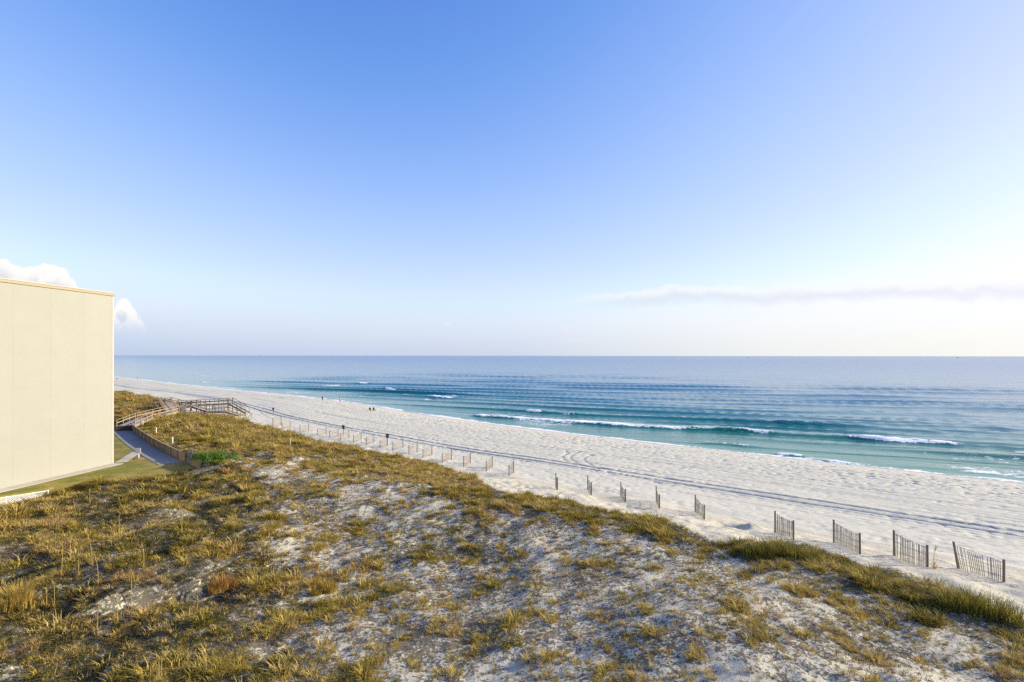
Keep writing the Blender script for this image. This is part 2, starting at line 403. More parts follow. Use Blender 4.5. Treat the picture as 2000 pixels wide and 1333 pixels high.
LOOPS = [[(1185, 915), (1150, 912), (1122, 907), (1103, 899), (1098, 891), (1108, 884), (1140, 877)],
         [(1170, 916), (1135, 909), (1117, 899), (1114, 892), (1122, 886), (1150, 878)],
         [(1190, 918), (1158, 910), (1142, 900), (1141, 894), (1152, 888), (1170, 884)],
         [(478, 800), (490, 808), (488, 815), (500, 822)], [(505, 801), (512, 810), (530, 818), (600, 828)]]
LOOPS = [[at(*p) for p in lp] for lp in LOOPS]
TRACK = {}
def micro_beach(x, y, s, t):
    w_ = sstep(t, 1.5, 6)*(1-sstep(t, 60, 62))
    rough = 0.45 + 0.75*(1-sstep(t, 8, 30)) + 0.5*fbm(s/16, t/6, 2, 44)
    f = 0.6*vnoise(s/0.62, t/0.42, 51) + 0.9*vnoise(s/0.38+5, t/0.25, 52)
    dents = np.clip(-f-0.12, 0, 1)
    z = -0.50*dents*np.clip(rough, 0.3, 1.3) + 0.02*fbm(s/1.7, t/1.1, 2, 55)
    # raking lines parallel to the shore
    z = z + 0.03*np.sin(t*2*math.pi/1.1 + 1.5*vnoise(s/12, t/9, 3))*sstep(vnoise(s/22, t/1.6, 8), -0.15, 0.3)*(1-sstep(t, 38, 43))*sstep(t, 5, 14)
    z = z*w_
    g = np.zeros_like(z); tk = np.zeros_like(z)
    for tc, wd, dp in TRK:
        dd = t - (tc + 0.5*vnoise(s/26, s*0+tc, 61) + 0.18*vnoise(s/5, s*0+tc, 62))
        a = np.abs(dd)/wd
        brk = 1.0 if dp > 0.1 else sstep(vnoise(s/16, s*0+tc*3.7, 66), -0.28, 0.05)
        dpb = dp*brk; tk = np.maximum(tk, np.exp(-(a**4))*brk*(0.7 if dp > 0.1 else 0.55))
        g = g - dpb*np.exp(-(a**4)) + dpb*0.45*np.exp(-((a-1.7)/0.6)**2)
        if dp > 0.1: z = z*(1-0.85*np.exp(-(a/1.4)**4)) - 0.03*np.exp(-(a**4))*(np.sin(s*2*math.pi/0.9) > 0.2)
    for lp in LOOPS:
        d = np.full(x.shape, 9.0)
        P = np.array(lp); bb = (x > P[:, 0].min()-1.5) & (x < P[:, 0].max()+1.5) & (y > P[:, 1].min()-1.5) & (y < P[:, 1].max()+1.5)
        if not bb.any(): continue
        xs, ys = x[bb], y[bb]; db = np.full(xs.shape, 9.0)
        for a, b in zip(lp[:-1], lp[1:]):
            e = b-a; h = np.clip(((xs-a[0])*e[0]+(ys-a[1])*e[1])/(e@e), 0, 1); db = np.minimum(db, np.hypot(xs-a[0]-h*e[0], ys-a[1]-h*e[1]))
        d[bb] = db; a = d/0.16
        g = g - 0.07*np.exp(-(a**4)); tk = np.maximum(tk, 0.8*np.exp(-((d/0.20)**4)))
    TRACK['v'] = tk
    return z + g
def micro_dune(x, y, s, t):
    k = sstep(t, 47.5, 52)
    f = np.abs(vnoise(x/0.55, y/0.55, 71)) + 0.6*np.abs(vnoise(x/0.27, y/0.27, 72))
    return k*(0.11*fbm(x/1.1, y/1.1, 2, 70) + 0.24*(0.28-f)*(0.75+0.8*vnoise(x/5, y/5, 73)))*sstep(lawn_sd(x, y), 0.0, 1.0)
TB = np.concatenate([np.arange(-8, 0, 0.4), np.arange(0, 47.5, 0.2), [47.5]])
Sg, Tg = np.meshgrid(S_, TB, indexing='ij'); X, Y = xy(Sg, Tg)
Z = zmacro(X, Y) + micro_beach(X, Y, Sg, Tg)*(1-sstep(Tg, 46.3, 47.5))
wet = (1-sstep(Tg + 0.8*vnoise(Sg/6, Tg/3, 91), 0.6, 2.6))
beach = link('beach', grid_mesh('beach', X, Y, Z, {'wet': wet, 'track_shade': TRACK['v']}), M['sand']); tag(beach, 'wide white sand beach with tyre tracks and footprints', 'beach', kind='structure')
# smooth vegetation edge lines read off the photograph
def line_st(px):
    P = [st(*at(*p)) for p in px]; P = sorted((float(a), float(b)) for a, b in P)
    return np.array([p[0] for p in P]), np.array([p[1] for p in P])
OUT = line_st([(2150, 1310), (2000, 1222), (1880, 1152), (1750, 1112), (1640, 1088), (1560, 1064), (1480, 1058), (1420, 1064), (1350, 1038), (1280, 1012), (1200, 1002), (1100, 976), (1000, 962), (945, 948), (925, 932), (850, 907), (780, 892), (715, 884), (690, 873), (640, 866), (560, 847), (500, 831), (440, 813), (405, 811), (370, 806)])
INN = line_st([(2150, 1420), (2000, 1295), (1900, 1232), (1750, 1165), (1500, 1100), (1300, 1062), (1100, 1008), (950, 982), (850, 957), (700, 925), (600, 905), (500, 890)])
def veg(x, y):
    """coverage of grass 0..1 and its zone weights, in world space"""
    s, t = st(x, y)
    o_ = np.interp(s, *OUT); i_ = np.interp(s, *INN)
    wob = 1.3*vnoise(s/2.2, t/2.2, 101) + 0.9*vnoise(s/0.8, t/0.8, 102)
    belt = sstep(t+wob, o_-0.2, o_+0.5)*(1-sstep(t+wob*1.6, i_-0.8, i_+1.2))
    bx = np.interp(y, [15, 25, 40, 53, 60], [-5.5, -10, -18, -28, -31])
    left = sstep(bx-x+wob*1.4, -1.0, 2.5)
    far = sstep(s, -22, -8)*sstep(t+wob, o_-0.2, o_+0.5)
    inland = sstep(t, o_-0.3, o_+0.8)
    clump = fbm(x/2.3, y/2.3, 3, 111)
    sm = fbm(x/0.8, y/0.8, 2, 113)
    gold = gauss(x, y, -9, 24.5, 3.5, 5) 
    return s, t, o_, belt, left, far, inland, clump, sm, gold
TD = np.concatenate([[47.5], np.arange(47.65, 88, 0.15), 88*1.05**np.arange(0, 28)])
Sg, Tg = np.meshgrid(S_, TD, indexing='ij'); X, Y = xy(Sg, Tg)
Z = zmacro(X, Y) + micro_dune(X, Y, Sg, Tg)
s, t, o_, belt, left, far, inland, clump, sm, gold = veg(X, Y)
litter = np.clip(inland*(0.50 + 0.75*clump) + 0.22*gauss(X, Y, -3, 25, 9, 10) + 0.45*belt + 0.5*left + 0.4*far, 0, 1)*inland*(1-sstep(s, 90, 130))
dune = link('dune', grid_mesh('dune', X, Y, Z, {'litter': litter}), M['dunesand']); tag(dune, 'hummocky white sand dune with scattered dry grass', 'dune', kind='structure')

# ------------------------------------------------------------------ sea
def wave_h(x, y, s, t):
    off = -t
    al = 0.86*(0.5+0.5*np.tanh((70-off)/35))
    # integral of al over off gives the refraction of the crests near the beach
    I = 0.86*0.5*(off + 35*(np.log(np.cosh((70-np.clip(off, -20, 2000))/35)) * -1.0))
    psi = 0.2*x + 0.98*y + I + 5*fbm(x/60, y/60, 2, 131) + 1.6*fbm(x/17, y/17, 2, 133)
    h = 0
    for L, A, sd_, cx in ((25.0, 0.58, 1, 45), (15.3, 0.30, 2, 30), (8.7, 0.12, 3, 18)):
        ph = psi/L*2*math.pi + sd_*2.1
        amp = A*np.clip(0.55 + 1.1*vnoise(x/cx + 3*sd_, psi/(L*1.3), 140+sd_), 0.08, 1.4)
        sh = np.sin(ph + 0.85*np.sin(ph))          # steep on the shoreward side
        h = h + amp*(np.exp(2.3*(sh-1))*2 - 0.4)*(1-sstep(off, L*8, L*15))*(1-sstep(s, 90+L*4, 140+L*9))
    h = h + 0.06*fbm(x/3.2, y/1.2, 3, 151)
    return h*sstep(off, -1, 14)*(0.35+0.65*sstep(off, 5, 40))*(1-0.8*sstep(off, 100, 380))
BRK = [([(912, 813), (960, 816), (1000, 818), (1080, 824), (1180, 830), (1215, 834), (1300, 838), (1400, 841), (1470, 845), (1530, 849)], 0.6, 2.9, 0.95),
       ([(1018, 805), (1062, 807)], 0.35, 1.4, 0.9), ([(1088, 810), (1132, 811)], 0.3, 1.0, 0.8),
       ([(1632, 853), (1700, 858), (1760, 863), (1830, 866), (1905, 871)], 0.5, 1.1, 0.88),
       ([(828, 776), (870, 778), (890, 780)], 0.35, 1.6, 0.9), ([(862, 772), (922, 777)], 0.35, 1.6, 0.8),
       ([(628, 754), (662, 755)], 0.45, 2.2, 1.0), ([(693, 750), (722, 751)], 0.45, 2.2, 1.0), ([(748, 760), (772, 763)], 0.4, 1.6, 0.8),
       ([(515, 757), (532, 758)], 0.4, 1.8, 0.9), ([(1512, 886), (1540, 889), (1578, 894)], 0.45, 1.0, 1.0), ([(1978, 884), (2040, 889)], 0.4, 1.4, 0.9), ([(940, 811), (1010, 813), (1080, 818)], 0.2, 2.0, 0.62), ([(1330, 834), (1420, 836), (1480, 841)], 0.15, 2.2, 0.6), ([(1350, 864), (1430, 868), (1490, 876)], 0.25, 1.6, 0.58), ([(1590, 897), (1640, 903), (1670, 907)], 0.3, 0.8, 0.8), ([(1090, 852), (1180, 862)], 0.2, 0.9, 0.7), ([(780, 771), (812, 773)], 0.3, 1.2, 0.8), ([(960, 795), (1000, 797)], 0.25, 1.0, 0.0), ([(1420, 795), (1560, 799)], 0.35, 1.2, 0.0), ([(1200, 797), (1400, 803)], 0.35, 1.2, 0.0), ([(1700, 790), (1850, 793)], 0.35, 1.3, 0.0), ([(1900, 834), (2040, 842)], 0.35, 1.3, 0.0),
       ([(1240, 822), (1300, 826), (1380, 831)], 0.25, 1.2, 0.0), ([(1500, 826), (1640, 833), (1860, 845)], 0.35, 1.2, 0.0), ([(1130, 807), (1300, 816), (1420, 819)], 0.35, 1.2, 0.0),
       ([(1600, 800), (1760, 806), (1900, 811)], 0.35, 1.3, 0.0), ([(1560, 815), (1700, 822), (1830, 826)], 0.3, 1.2, 0.0),
       ([(264, 735), (272, 735)], 0.5, 3, 1.0), ([(318, 735), (332, 735)], 0.5, 3, 1.0), ([(350, 734), (368, 734)], 0.5, 3, 0.9), ([(388, 736), (400, 736)], 0.5, 3, 0.9), ([(390, 748), (404, 748)], 0.45, 2, 1.0), ([(822, 781), (840, 783)], .3, 1.2, .8)]
def graded1(a, b, d, g, dmax):
    out = [a]; v = a
    while v < b:
        v += d; out.append(v); d = min(d*g, dmax)
    return np.array(out)
to = np.concatenate([np.arange(-5, 0, 0.5), graded1(0, 60000, 0.42, 1.012, 9000)])     # offshore distance
sl = graded1(110, 900, 0.9, 1.03, 500); 
Ss = np.concatenate([-graded1(100, 60000, 0.9, 1.05, 9000)[::-1], np.arange(-99, 110, 0.85), graded1(110, 60000, 0.9, 1.025, 9000)])
Sg, Og = np.meshgrid(Ss, to, indexing='ij'); Tg = -Og
X, Y = xy(Sg, Tg)
nearm = Og < 900
H = np.where(nearm, wave_h(X, Y, Sg, np.maximum(Tg, -900)), 0)*(1-sstep(Og, 500, 900))*(1-sstep(np.abs(Sg), 700, 1500))
foam = np.zeros_like(H)
for px, hh, wid, fo in BRK:
    P = [sea_at(*p) for p in px]
    A = np.array(P); mg = 14
    bb = (X > A[:, 0].min()-mg) & (X < A[:, 0].max()+mg) & (Y > A[:, 1].min()-mg) & (Y < A[:, 1].max()+mg)
    if not bb.any(): continue
    xs, ys = X[bb], Y[bb]; best = np.full(xs.shape, 1e9); sg = np.zeros(xs.shape); al = np.zeros(xs.shape); acc = 0.0
    tot = sum(np.linalg.norm(b-a) for a, b in zip(P[:-1], P[1:]))
    for a, b in zip(P[:-1], P[1:]):
        e = b-a; L = np.linalg.norm(e); h = np.clip(((xs-a[0])*e[0]+(ys-a[1])*e[1])/(L*L), 0, 1)
        dx = xs-a[0]-h*e[0]; dy = ys-a[1]-h*e[1]; d = np.hypot(dx, dy)
        u = d < best; best[u] = d[u]; sg[u] = np.sign(e[0]*dy-e[1]*dx)[u]; al[u] = (acc+h*L)[u]; acc += L
    # positive signed distance lies seaward (behind the crest)
    sd2 = best*sg + 0.9*vnoise(xs/5, ys/5, 161) + 0.35*vnoise(xs/1.3, ys/1.3, 162)
    taper = sstep(al, -0.5, min(4, tot*0.3))*sstep(tot-al, -0.5, min(4, tot*0.3))
    near_end = np.exp(-np.clip(best-np.abs(sd2)-1, 0, 9))
    pr = np.where(sd2 < 0, np.exp(-(sd2/0.85)**2), np.exp(-(sd2/(wid*1.3))**2))*taper
    H[bb] += hh*pr*(0.8+0.5*vnoise(xs/3, ys/3, 163))
    if fo > 0:
        back = wid*(1.5+1.6*vnoise(xs/7, ys/7, 164))
        fp = np.where(sd2 < 0, 1-sstep(-sd2, 0.35, 1.1), 1-sstep(sd2, back*0.4, back*1.8))*taper
        fp = fp*(0.86 + 0.8*vnoise(xs/9, ys/9, 165))
        foam[bb] = np.maximum(foam[bb], fo*fp)
        H[bb] += 0.10*fp*(fbm(xs/0.8, ys/0.8, 2, 166)+0.3)
# wash along the waterline
Zt = np.where(Og < 12, zmacro(X, np.where(Og < 12, Y, 100)), -9)
dep = H - Zt
foam = np.maximum(foam, (1-sstep(dep + 0.10*vnoise(Sg/1.8, Og/1.8, 171), 0.03, 0.13+0.16*(vnoise(Sg/18, Og*0, 172)+0.3)))*(Og < 12)*(0.75+0.5*vnoise(Sg/7, Og/2, 173)))
foam = np.maximum(foam, 0.53*sstep(vnoise(Sg/20, Og/6, 181), 0.02, 0.3)*(1-sstep(Og, 8, 42)))
M['sea'], n, p, o = new_mat('sea_water')
offa = attr(n, 'off').outputs['Fac']; fa = attr(n, 'foam').outputs['Fac']; co = n.node('ShaderNodeTexCoord').outputs['Object']
base = n.ramp(offa, [(0.0, (0.06, 0.22, 0.15)), (0.10, (0.008, 0.155, 0.085)), (0.32, (0.003, 0.14, 0.095)), (0.50, (0.003, 0.13, 0.18)), (0.66, (0.003, 0.115, 0.23)), (1.0, (0.003, 0.085, 0.25))])
patch = n.noise(co, 0.018, 3, 0.6)
base = n.mix(n.math('MULTIPLY', n.smooth(patch, 0.45, 0.7), 0.4), base, (0.002, 0.07, 0.09, 1))
mp = n.node('ShaderNodeMapping'); mp.inputs['Rotation'].default_value = (0, 0, R(14)); n.put(mp.inputs[0], co)
mp2 = n.node('ShaderNodeMapping'); mp2.inputs['Scale'].default_value = (0.16, 1.0, 1.0); n.put(mp2.inputs[0], mp.outputs[0])
w1 = n.noise(mp2.outputs[0], 0.11, 3, 0.5, 0.3); w2 = n.noise(mp2.outputs[0], 0.55, 3, 0.55, 0.4); 
mp3 = n.node('ShaderNodeMapping'); mp3.inputs['Scale'].default_value = (0.4, 1.0, 1.0); n.put(mp3.inputs[0], mp.outputs[0])
w3 = n.noise(mp3.outputs[0], 1.9, 3, 0.6)
hh = n.math('ADD', n.math('ADD', n.math('MULTIPLY', w1, n.math('MULTIPLY', n.smooth(offa, 0.25, 0.75), 4.2)), n.math('MULTIPLY', w2, 0.42)), n.math('MULTIPLY', w3, 0.13))
fn = n.noise(co, 1.5, 6, 0.72, 0.6); fn2 = n.noise(mp3.outputs[0], 0.9, 4, 0.65, 0.8)
fm = n.smooth(n.math('ADD', fa, n.math('MULTIPLY_ADD', n.math('MULTIPLY_ADD', fn, 0.6, n.math('MULTIPLY', fn2, 0.5)), 2.3, -1.27)), 0.44, 0.70)
fm = n.math('MULTIPLY', fm, n.smooth(fa, 0.10, 0.30))
b = n.node('ShaderNodeBump'); b.inputs['Strength'].default_value = 1.0; b.inputs['Distance'].default_value = 0.32
n.put(b.inputs['Height'], hh); n.L.new(b.outputs[0], p.inputs['Normal'])
n.put(p.inputs['Base Color'], n.mix(fm, base, (0.86, 0.86, 0.84, 1)))
n.put(p.inputs['Roughness'], n.math('MAXIMUM', n.math('MULTIPLY_ADD', n.smooth(offa, 0.3, 1.0), 0.14, 0.06), n.math('MULTIPLY', fm, 0.9)))
p.inputs['IOR'].default_value = 1.333; p.inputs['Specular IOR Level'].default_value = 0.5
offv = np.clip(np.log10(1+np.clip(Og, 0, None)/4.0)/2.6, 0, 1)
sea = link('sea', grid_mesh('sea', X, Y, H, {'foam': foam, 'off': offv}), M['sea']); tag(sea, 'green to blue sea with low swell and small breakers', 'sea', kind='structure')

# ------------------------------------------------------------------ lawn, paths
bm = bmesh.new(); vs = [bm.verts.new((a, b, 3.9)) for a, b in LAWN]; f = bm.faces.new(vs)
if f.normal.z < 0: f.normal_flip()
r = bmesh.ops.extrude_face_region(bm, geom=[f]); 
for v in [q for q in r['geom'] if isinstance(q, bmesh.types.BMVert)]: v.co.z = 3.0
bmesh.ops.recalc_face_normals(bm, faces=bm.faces[:])
M['lawn'], n, p, o = new_mat('lawn_turf'); co = n.node('ShaderNodeTexCoord').outputs['Object']
c = n.mix(n.smooth(n.noise(co, 0.45, 5, 0.65), 0.4, 0.62), (0.19, 0.185, 0.03, 1), (0.36, 0.27, 0.07, 1))
c = n.mix(n.math('MULTIPLY', n.noise(co, 6, 4, 0.7), 0.5), c, (0.11, 0.115, 0.018, 1)); n.put(p.inputs['Base Color'], c); p.inputs['Roughness'].default_value = 0.95
b = n.node('ShaderNodeBump'); b.inputs['Distance'].default_value = 0.06; n.put(b.inputs['Height'], n.noise(co, 14, 4, 0.7)); n.L.new(b.outputs[0], p.inputs['Normal'])
tag(link('lawn', bm_mesh('lawn', bm), M['lawn']), 'mown green and straw coloured lawn beside the pale building', 'lawn', kind='structure')
def slab(name, pts, z, mat, th=0.06):
    bm = bmesh.new(); vs = [bm.verts.new((float(a), float(b), z)) for a, b in pts]; f = bm.faces.new(vs)
    bm.normal_update()
    if f.normal.z < 0: f.normal_flip()
    r = bmesh.ops.extrude_face_region(bm, geom=[f])
    for v in [q for q in r['geom'] if isinstance(q, bmesh.types.BMVert)]: v.co.z = z-th
    bmesh.ops.recalc_face_normals(bm, faces=bm.faces[:])
    return link(name, bm_mesh(name, bm), mat)
path = bpy.data.objects.new('path', None); COL.objects.link(path); tag(path, 'grey concrete path running along the timber wall', 'path', kind='structure')
ps = np.linspace(-9.6, 27, 13)
for i in range(12):
    a0, a1 = ps[i]+0.012, ps[i+1]-0.012
    x0, y0 = xy(np.array([a0, a1, a1, a0]), np.array([wall_t(a0)+.22, wall_t(a1)+.22, wall_t(a1)+2.55, wall_t(a0)+2.55]))
    o = slab('slab', list(zip(x0, y0)), 3.945 + random.uniform(-.004, .004), M['concrete'], 0.12); o.parent = path
side = bpy.data.objects.new('sidewalk', None); COL.objects.link(side); tag(side, 'narrow pale sidewalk along the foot of the building', 'sidewalk', kind='structure')

# ------------------------------------------------------------------ apartment building
PC = Vector((-44.6, 57.3, 3.9)); wd = Vector((-1.55, -11.0, 0)).normalized(); wn = Vector((-wd.y, wd.x, 0))   # wd toward the camera along the wall
if wn.x < 0: wn = -wn
TOP = 22.62
bld = thing('apartment_building', 'tall windowless pale yellow building end wall with tan roof edge', 'building', (PC.x, PC.y, 3.9))
def B(p): return p - Vector((PC.x, PC.y, 3.9))
W_L = 34.0; W_D = 48.0
def prism(name, a, b, depth, z0, z1, mat, parent, bev=0.0):
    """box standing on the line a->b, reaching `depth` behind the wall face"""
    a = Vector(a); b = Vector(b); q = [a, b, b - wn*depth, a - wn*depth]
    bm = bmesh.new(); lo = [bm.verts.new((*B(v).xy, z0-3.9)) for v in q]; hi = [bm.verts.new((*B(v).xy, z1-3.9)) for v in q]
    bm.faces.new(lo[::-1]); bm.faces.new(hi)
    for i in range(4): bm.faces.new((lo[i], lo[(i+1) % 4], hi[(i+1) % 4], hi[i]))
    bmesh.ops.recalc_face_normals(bm, faces=bm.faces[:])
    if bev: bmesh.ops.bevel(bm, geom=bm.edges[:], offset=bev, segments=2, affect='EDGES')
    return link(name, bm_mesh(name, bm), mat, parent)
core = prism('wall', PC - wn*0.012, PC - wn*0.012 + wd*W_L, W_D, 3.2, TOP, M['wall'], bld)
npan = 10; pw = W_L/npan
for i in range(npan):
    a = PC + wd*(i*pw + (0.0 if i == 0 else 0.0015)); b = PC + wd*((i+1)*pw - 0.0015)
    prism('wall_panel', a, b, 0.011, 3.2, TOP-0.002, M['wall'], bld, 0.002)
e0 = PC - wd*0.14 + wn*0.10; e1 = PC + wd*(W_L+0.14) + wn*0.10
rf = prism('roof_edge', e0, e1, W_D+0.2, TOP, TOP+0.26, M['trim'], bld, 0.01)
prism('roof_edge_molding', e0 + wn*0.05 - wd*0.05, e1 + wn*0.05, W_D+0.3, TOP+0.26, TOP+0.36, M['cap'], bld, 0.01)
prism('corner_trim', PC - wd*0.03 + wn*0.02, PC + wd*0.16 + wn*0.02, 0.019, 3.25, TOP-0.004, M['cap'], bld, 0.004)
# sidewalk slabs along the wall and on to the path
q0 = PC + wn*0.04; L0 = 30.0; ns = 14
for i in range(ns):
    a = q0 + wd*(L0*i/ns + 0.012); b = q0 + wd*(L0*(i+1)/ns - 0.012)
    o = slab('slab', [a.xy, b.xy, (b+wn*1.25).xy, (a+wn*1.25).xy], 3.935, M['apron'], 0.1); o.parent = side
tx, ty = xy(np.array([1.5]), np.array([69.58])); tgt = Vector((float(tx[0]), float(ty[0]), 0)); src = q0 + wn*0.6 - wd*0.1; dv = (tgt-src); dv.z = 0; Ld = dv.length; dv.normalize(); dn = Vector((-dv.y, dv.x, 0))
for i in range(4):
    a = src + dv*(Ld*i/4+0.012+0.6*(i == 0)); b = src + dv*(Ld*(i+1)/4-0.012)
    o = slab('slab', [(a-dn*0.5).xy, (b-dn*0.5).xy, (b+dn*0.5).xy, (a+dn*0.5).xy], 3.93, M['apron'], 0.1); o.parent = side

# white lattice at the lawn's corner
lat = thing('lattice_fence', 'white diagonal lattice screen at the bottom corner of the building', 'lattice', (-46.8, 39.7, 2.9))
la, lb = Vector((-46.8, 39.7, 2.9)), Vector((-41.75, 46.1, 2.9)); ldir = (lb-la).normalized(); LL = (lb-la).length; ang = math.atan2(ldir.y, ldir.x); LH = 0.95
lat.rotation_euler = (0, 0, ang)
for z in (0.03, LH-0.03): box('rail', (LL, 0.05, 0.06), (LL/2, -0.06, z), (0, 0, 0), M['white'], lat)
for k in range(4): box('post', (0.08, 0.08, LH+0.05), (LL*k/3, -0.04, LH/2), (0, 0, 0), M['white'], lat)
stp = 0.16; nn = int((LL-LH)/stp)
for k in range(nn):
    x0 = k*stp + LH/2
    box('lattice_strip', (0.035, 0.012, LH*1.38), (x0, -0.075, LH/2), (0, R(45), 0), M['white'], lat, 0)
    box('lattice_strip', (0.035, 0.012, LH*1.38), (x0, -0.090, LH/2), (0, R(-45), 0), M['white'], lat, 0)

# ------------------------------------------------------------------ timber retaining wall
def ret_wall(label, s0, s1, h):
    x0, y0 = xy(np.array([s0]), np.array([wall_t(s0)+0.06])); a = Vector((float(x0[0]), float(y0[0]), 3.9))
    root = thing('retaining_wall', label, 'retaining wall', a)
    n_ = max(1, int(round((s1-s0)/3.0)))
    for i in range(n_):
        sa, sb = s0+(s1-s0)*i/n_, s0+(s1-s0)*(i+1)/n_
        xx, yy = xy(np.array([sa, sb]), wall_t(np.array([sa, sb]))+0.06)
        pa = Vector((xx[0], yy[0], 0))-a; pb = Vector((xx[1], yy[1], 0))-a; pa.z = pb.z = 0; dd = (pb-pa).normalized()
        for r_ in range(4):
            zc = h*(r_+0.5)/4
            bar('plank', pa+dd*0.006+Vector((0, 0, zc)), pb-dd*0.006+Vector((0, 0, zc)), 0.05, h/4-0.012, M['wallplank'], root)
        bar('cap', pa+dd*0.004+Vector((0, 0, h+0.022)), pb-dd*0.004+Vector((0, 0, h+0.022)), 0.16, 0.04, M['wallplank'], root)
        nrm = Vector((NI[0], NI[1], 0))*0.075
        bar('post', pa+dd*0.1+nrm+Vector((0, 0, -0.3)), pa+dd*0.1+nrm+Vector((0, 0, h-0.03)), 0.09, 0.09, M['wallplank'], root)
ret_wall('long brown timber retaining wall holding the dune above the path', -10.0, 25.5, 1.0)
ret_wall('short tan end piece of timber retaining wall below the green bush', -15.3, -11.9, 0.85)

# ------------------------------------------------------------------ boardwalks
def V(*a): return Vector(a)
def flight(root, a, b, width, steps=None, rails=(1, 1), lvl=False):
    """deck, ramp or stairs from a to b (centre line of the walking surface), with stringers, posts and rails"""
    a = Vector(a); b = Vector(b); o0 = root.location; a = a-o0; b = b-o0
    d = b-a; hd = Vector((d.x, d.y, 0)); L = hd.length; hd.normalize(); sd_ = Vector((-hd.y, hd.x, 0))
    ang = math.atan2(hd.y, hd.x)
    if steps:
        for i in range(steps):
            f_ = (i+0.5)/steps; c_ = a + hd*(L*f_); c_.z = a.z + (b.z-a.z)*f_
            box('tread', (L/steps*1.05, width, 0.045), c_, (0, 0, ang), M['deck'], root)
    else:
        nb = max(1, int(L/0.30)); pit = math.atan2(d.z, L)
        for i in range(nb):
            c_ = a.lerp(b, (i+0.5)/nb)
            box('deck_board', (0.275, width, 0.045), c_, (0, -pit, ang), M['deck'], root)
    for k, sg in enumerate((1, -1)):
        off = sd_*sg*(width/2+0.03); dz = Vector((0, 0, -0.16))
        bar('stringer', a+off+dz, b+off+dz, 0.05, 0.28, M['shadetimber'] if steps else M['timber'], root)
        if not rails[k]: continue
        np_ = max(2, int(round(L/2.0))+1)
        for i in range(np_):
            c_ = a.lerp(b, i/(np_-1)) + off + sd_*sg*0.09
            g = zg(c_.x+o0.x, c_.y+o0.y)-o0.z - 0.2
            bar('post', Vector((c_.x, c_.y, min(g, c_.z-0.3))), c_+Vector((0, 0, 1.02)), 0.11, 0.11, M['timber'], root, up=(1, 0, 0))
        for zz, wx, wy in (((1.06, 0.20, 0.05),) if steps else ((1.0, 0.20, 0.05), (0.52, 0.04, 0.14))):
            bar('handrail' if zz > 0.9 else 'rail', a+off+sd_*sg*0.02+Vector((0, 0, zz)), b+off+sd_*sg*0.02+Vector((0, 0, zz)), wx, wy, M['shadetimber'] if (steps and zz > 0.9) else M['timber'], root)
rt = thing('entry_ramp', 'grey plank ramp with pale handrails at the far end of the path', 'ramp', (-62.2, 83.0, 3.9))
flight(rt, (-62.3, 82.6, 4.62), (-64.0, 89.0, 5.0), 2.3)
flight(rt, (-64.0, 89.1, 5.0), (-64.6, 97.5, 5.35), 2.0)
flight(rt, (-64.8, 97.6, 5.35), (-73.6, 108.6, 5.9), 1.8)
for i in range(3): box('step', (2.3, 0.4, 0.18), (0.05-0.02*i, -1.2+0.38*i, 0.13+0.22*i), (0, 0, R(14)), M['shadetimber'], rt)
for i in range(3): box('riser', (2.25, 0.04, 0.2), (0.02, -0.36, 0.12+0.22*i), (0, 0, R(14)), M['shadetimber'], rt)
bs = thing('beach_stairs', 'weathered beach stairs with dark shaded stringers stepping down in three flights', 'stairs', (-66, 109, 3.6))
flight(bs, (-75.4, 109.2, 5.9), (-73.4, 109.2, 5.9), 1.8, None, (1, 1))
flight(bs, (-73.3, 109.2, 5.88), (-70.2, 109.1, 5.1), 1.8, 6)
flight(bs, (-70.1, 109.1, 5.1), (-67.9, 109.1, 5.25), 1.8)
flight(bs, (-67.8, 109.1, 5.25), (-64.4, 109.0, 4.2), 1.8, 7)
flight(bs, (-64.3, 109.0, 4.2), (-60.7, 109.0, 4.2), 2.2)
flight(bs, (-60.6, 109.0, 4.2), (-57.2, 109.0, 3.15), 1.8, 7)
rb = thing('rear_boardwalk', 'long raised boardwalk with level handrail behind the beach stairs', 'boardwalk', (-70, 113, 3.6))
flight(rb, (-80.5, 112.4, 4.75), (-70.2, 113.0, 5.1), 1.8)
flight(rb, (-70.1, 113.0, 5.1), (-62.3, 113.2, 5.5), 1.8)
flight(rb, (-62.2, 113.2, 5.5), (-58.6, 113.4, 3.4), 1.8, 10)

# ------------------------------------------------------------------ signs and stakes
def sign(name, label, cat, x, y, bw, bh, hgt, board, post, mulch=False, lines=0, group=None):
    z = zg(x, y) if lawn_sd(np.array([x]), np.array([y]))[0] > 0 else 3.9
    t_ = thing(name, label, cat, (x, y, z), group=group)
    bar('post', (0, 0, -0.15), (0, 0, hgt-0.03), 0.09, 0.09, M[post], t_, up=(1, 0, 0))
    bd = box('board', (bw, 0.035, bh), (0, -0.065, hgt-bh/2), (0, 0, 0), M[board], t_)
    if mulch:
        bm = bmesh.new(); bmesh.ops.create_cone(bm, cap_ends=True, segments=14, radius1=0.62, radius2=0.38, depth=0.09, matrix=Matrix.Translation((0, 0, 0.045)))
        link('mulch_ring', bm_mesh('mulch_ring', bm), M['mulch'], t_)
    return t_
p = sea_at(271, 897, 3.9)
sign('sign', 'small white sign on a post in a mulch ring on the lawn', 'sign', p[0], p[1], 0.56, 0.62, 1.25, 'white', 'white', True)
sign('notice_board', 'white notice board in the dark gap beside the beach stairs', 'sign', -68.4, 106.7, 1.0, 0.75, 1.5, 'white', 'post')
for i, (u, v, nm) in enumerate(((671, 852, 'dark sign on a post at the fence line, middle one of three'), (757, 871, 'dark sign on a post at the fence line, nearest one of three'), (534, 812, 'dark sign on a post on the sand near the boardwalk'))):
    p = at(u, v); sign('beach_sign', nm, 'sign', p[0], p[1], 0.42, 0.6, 1.75, 'darksign', 'post', group='dark signs along the fence line')
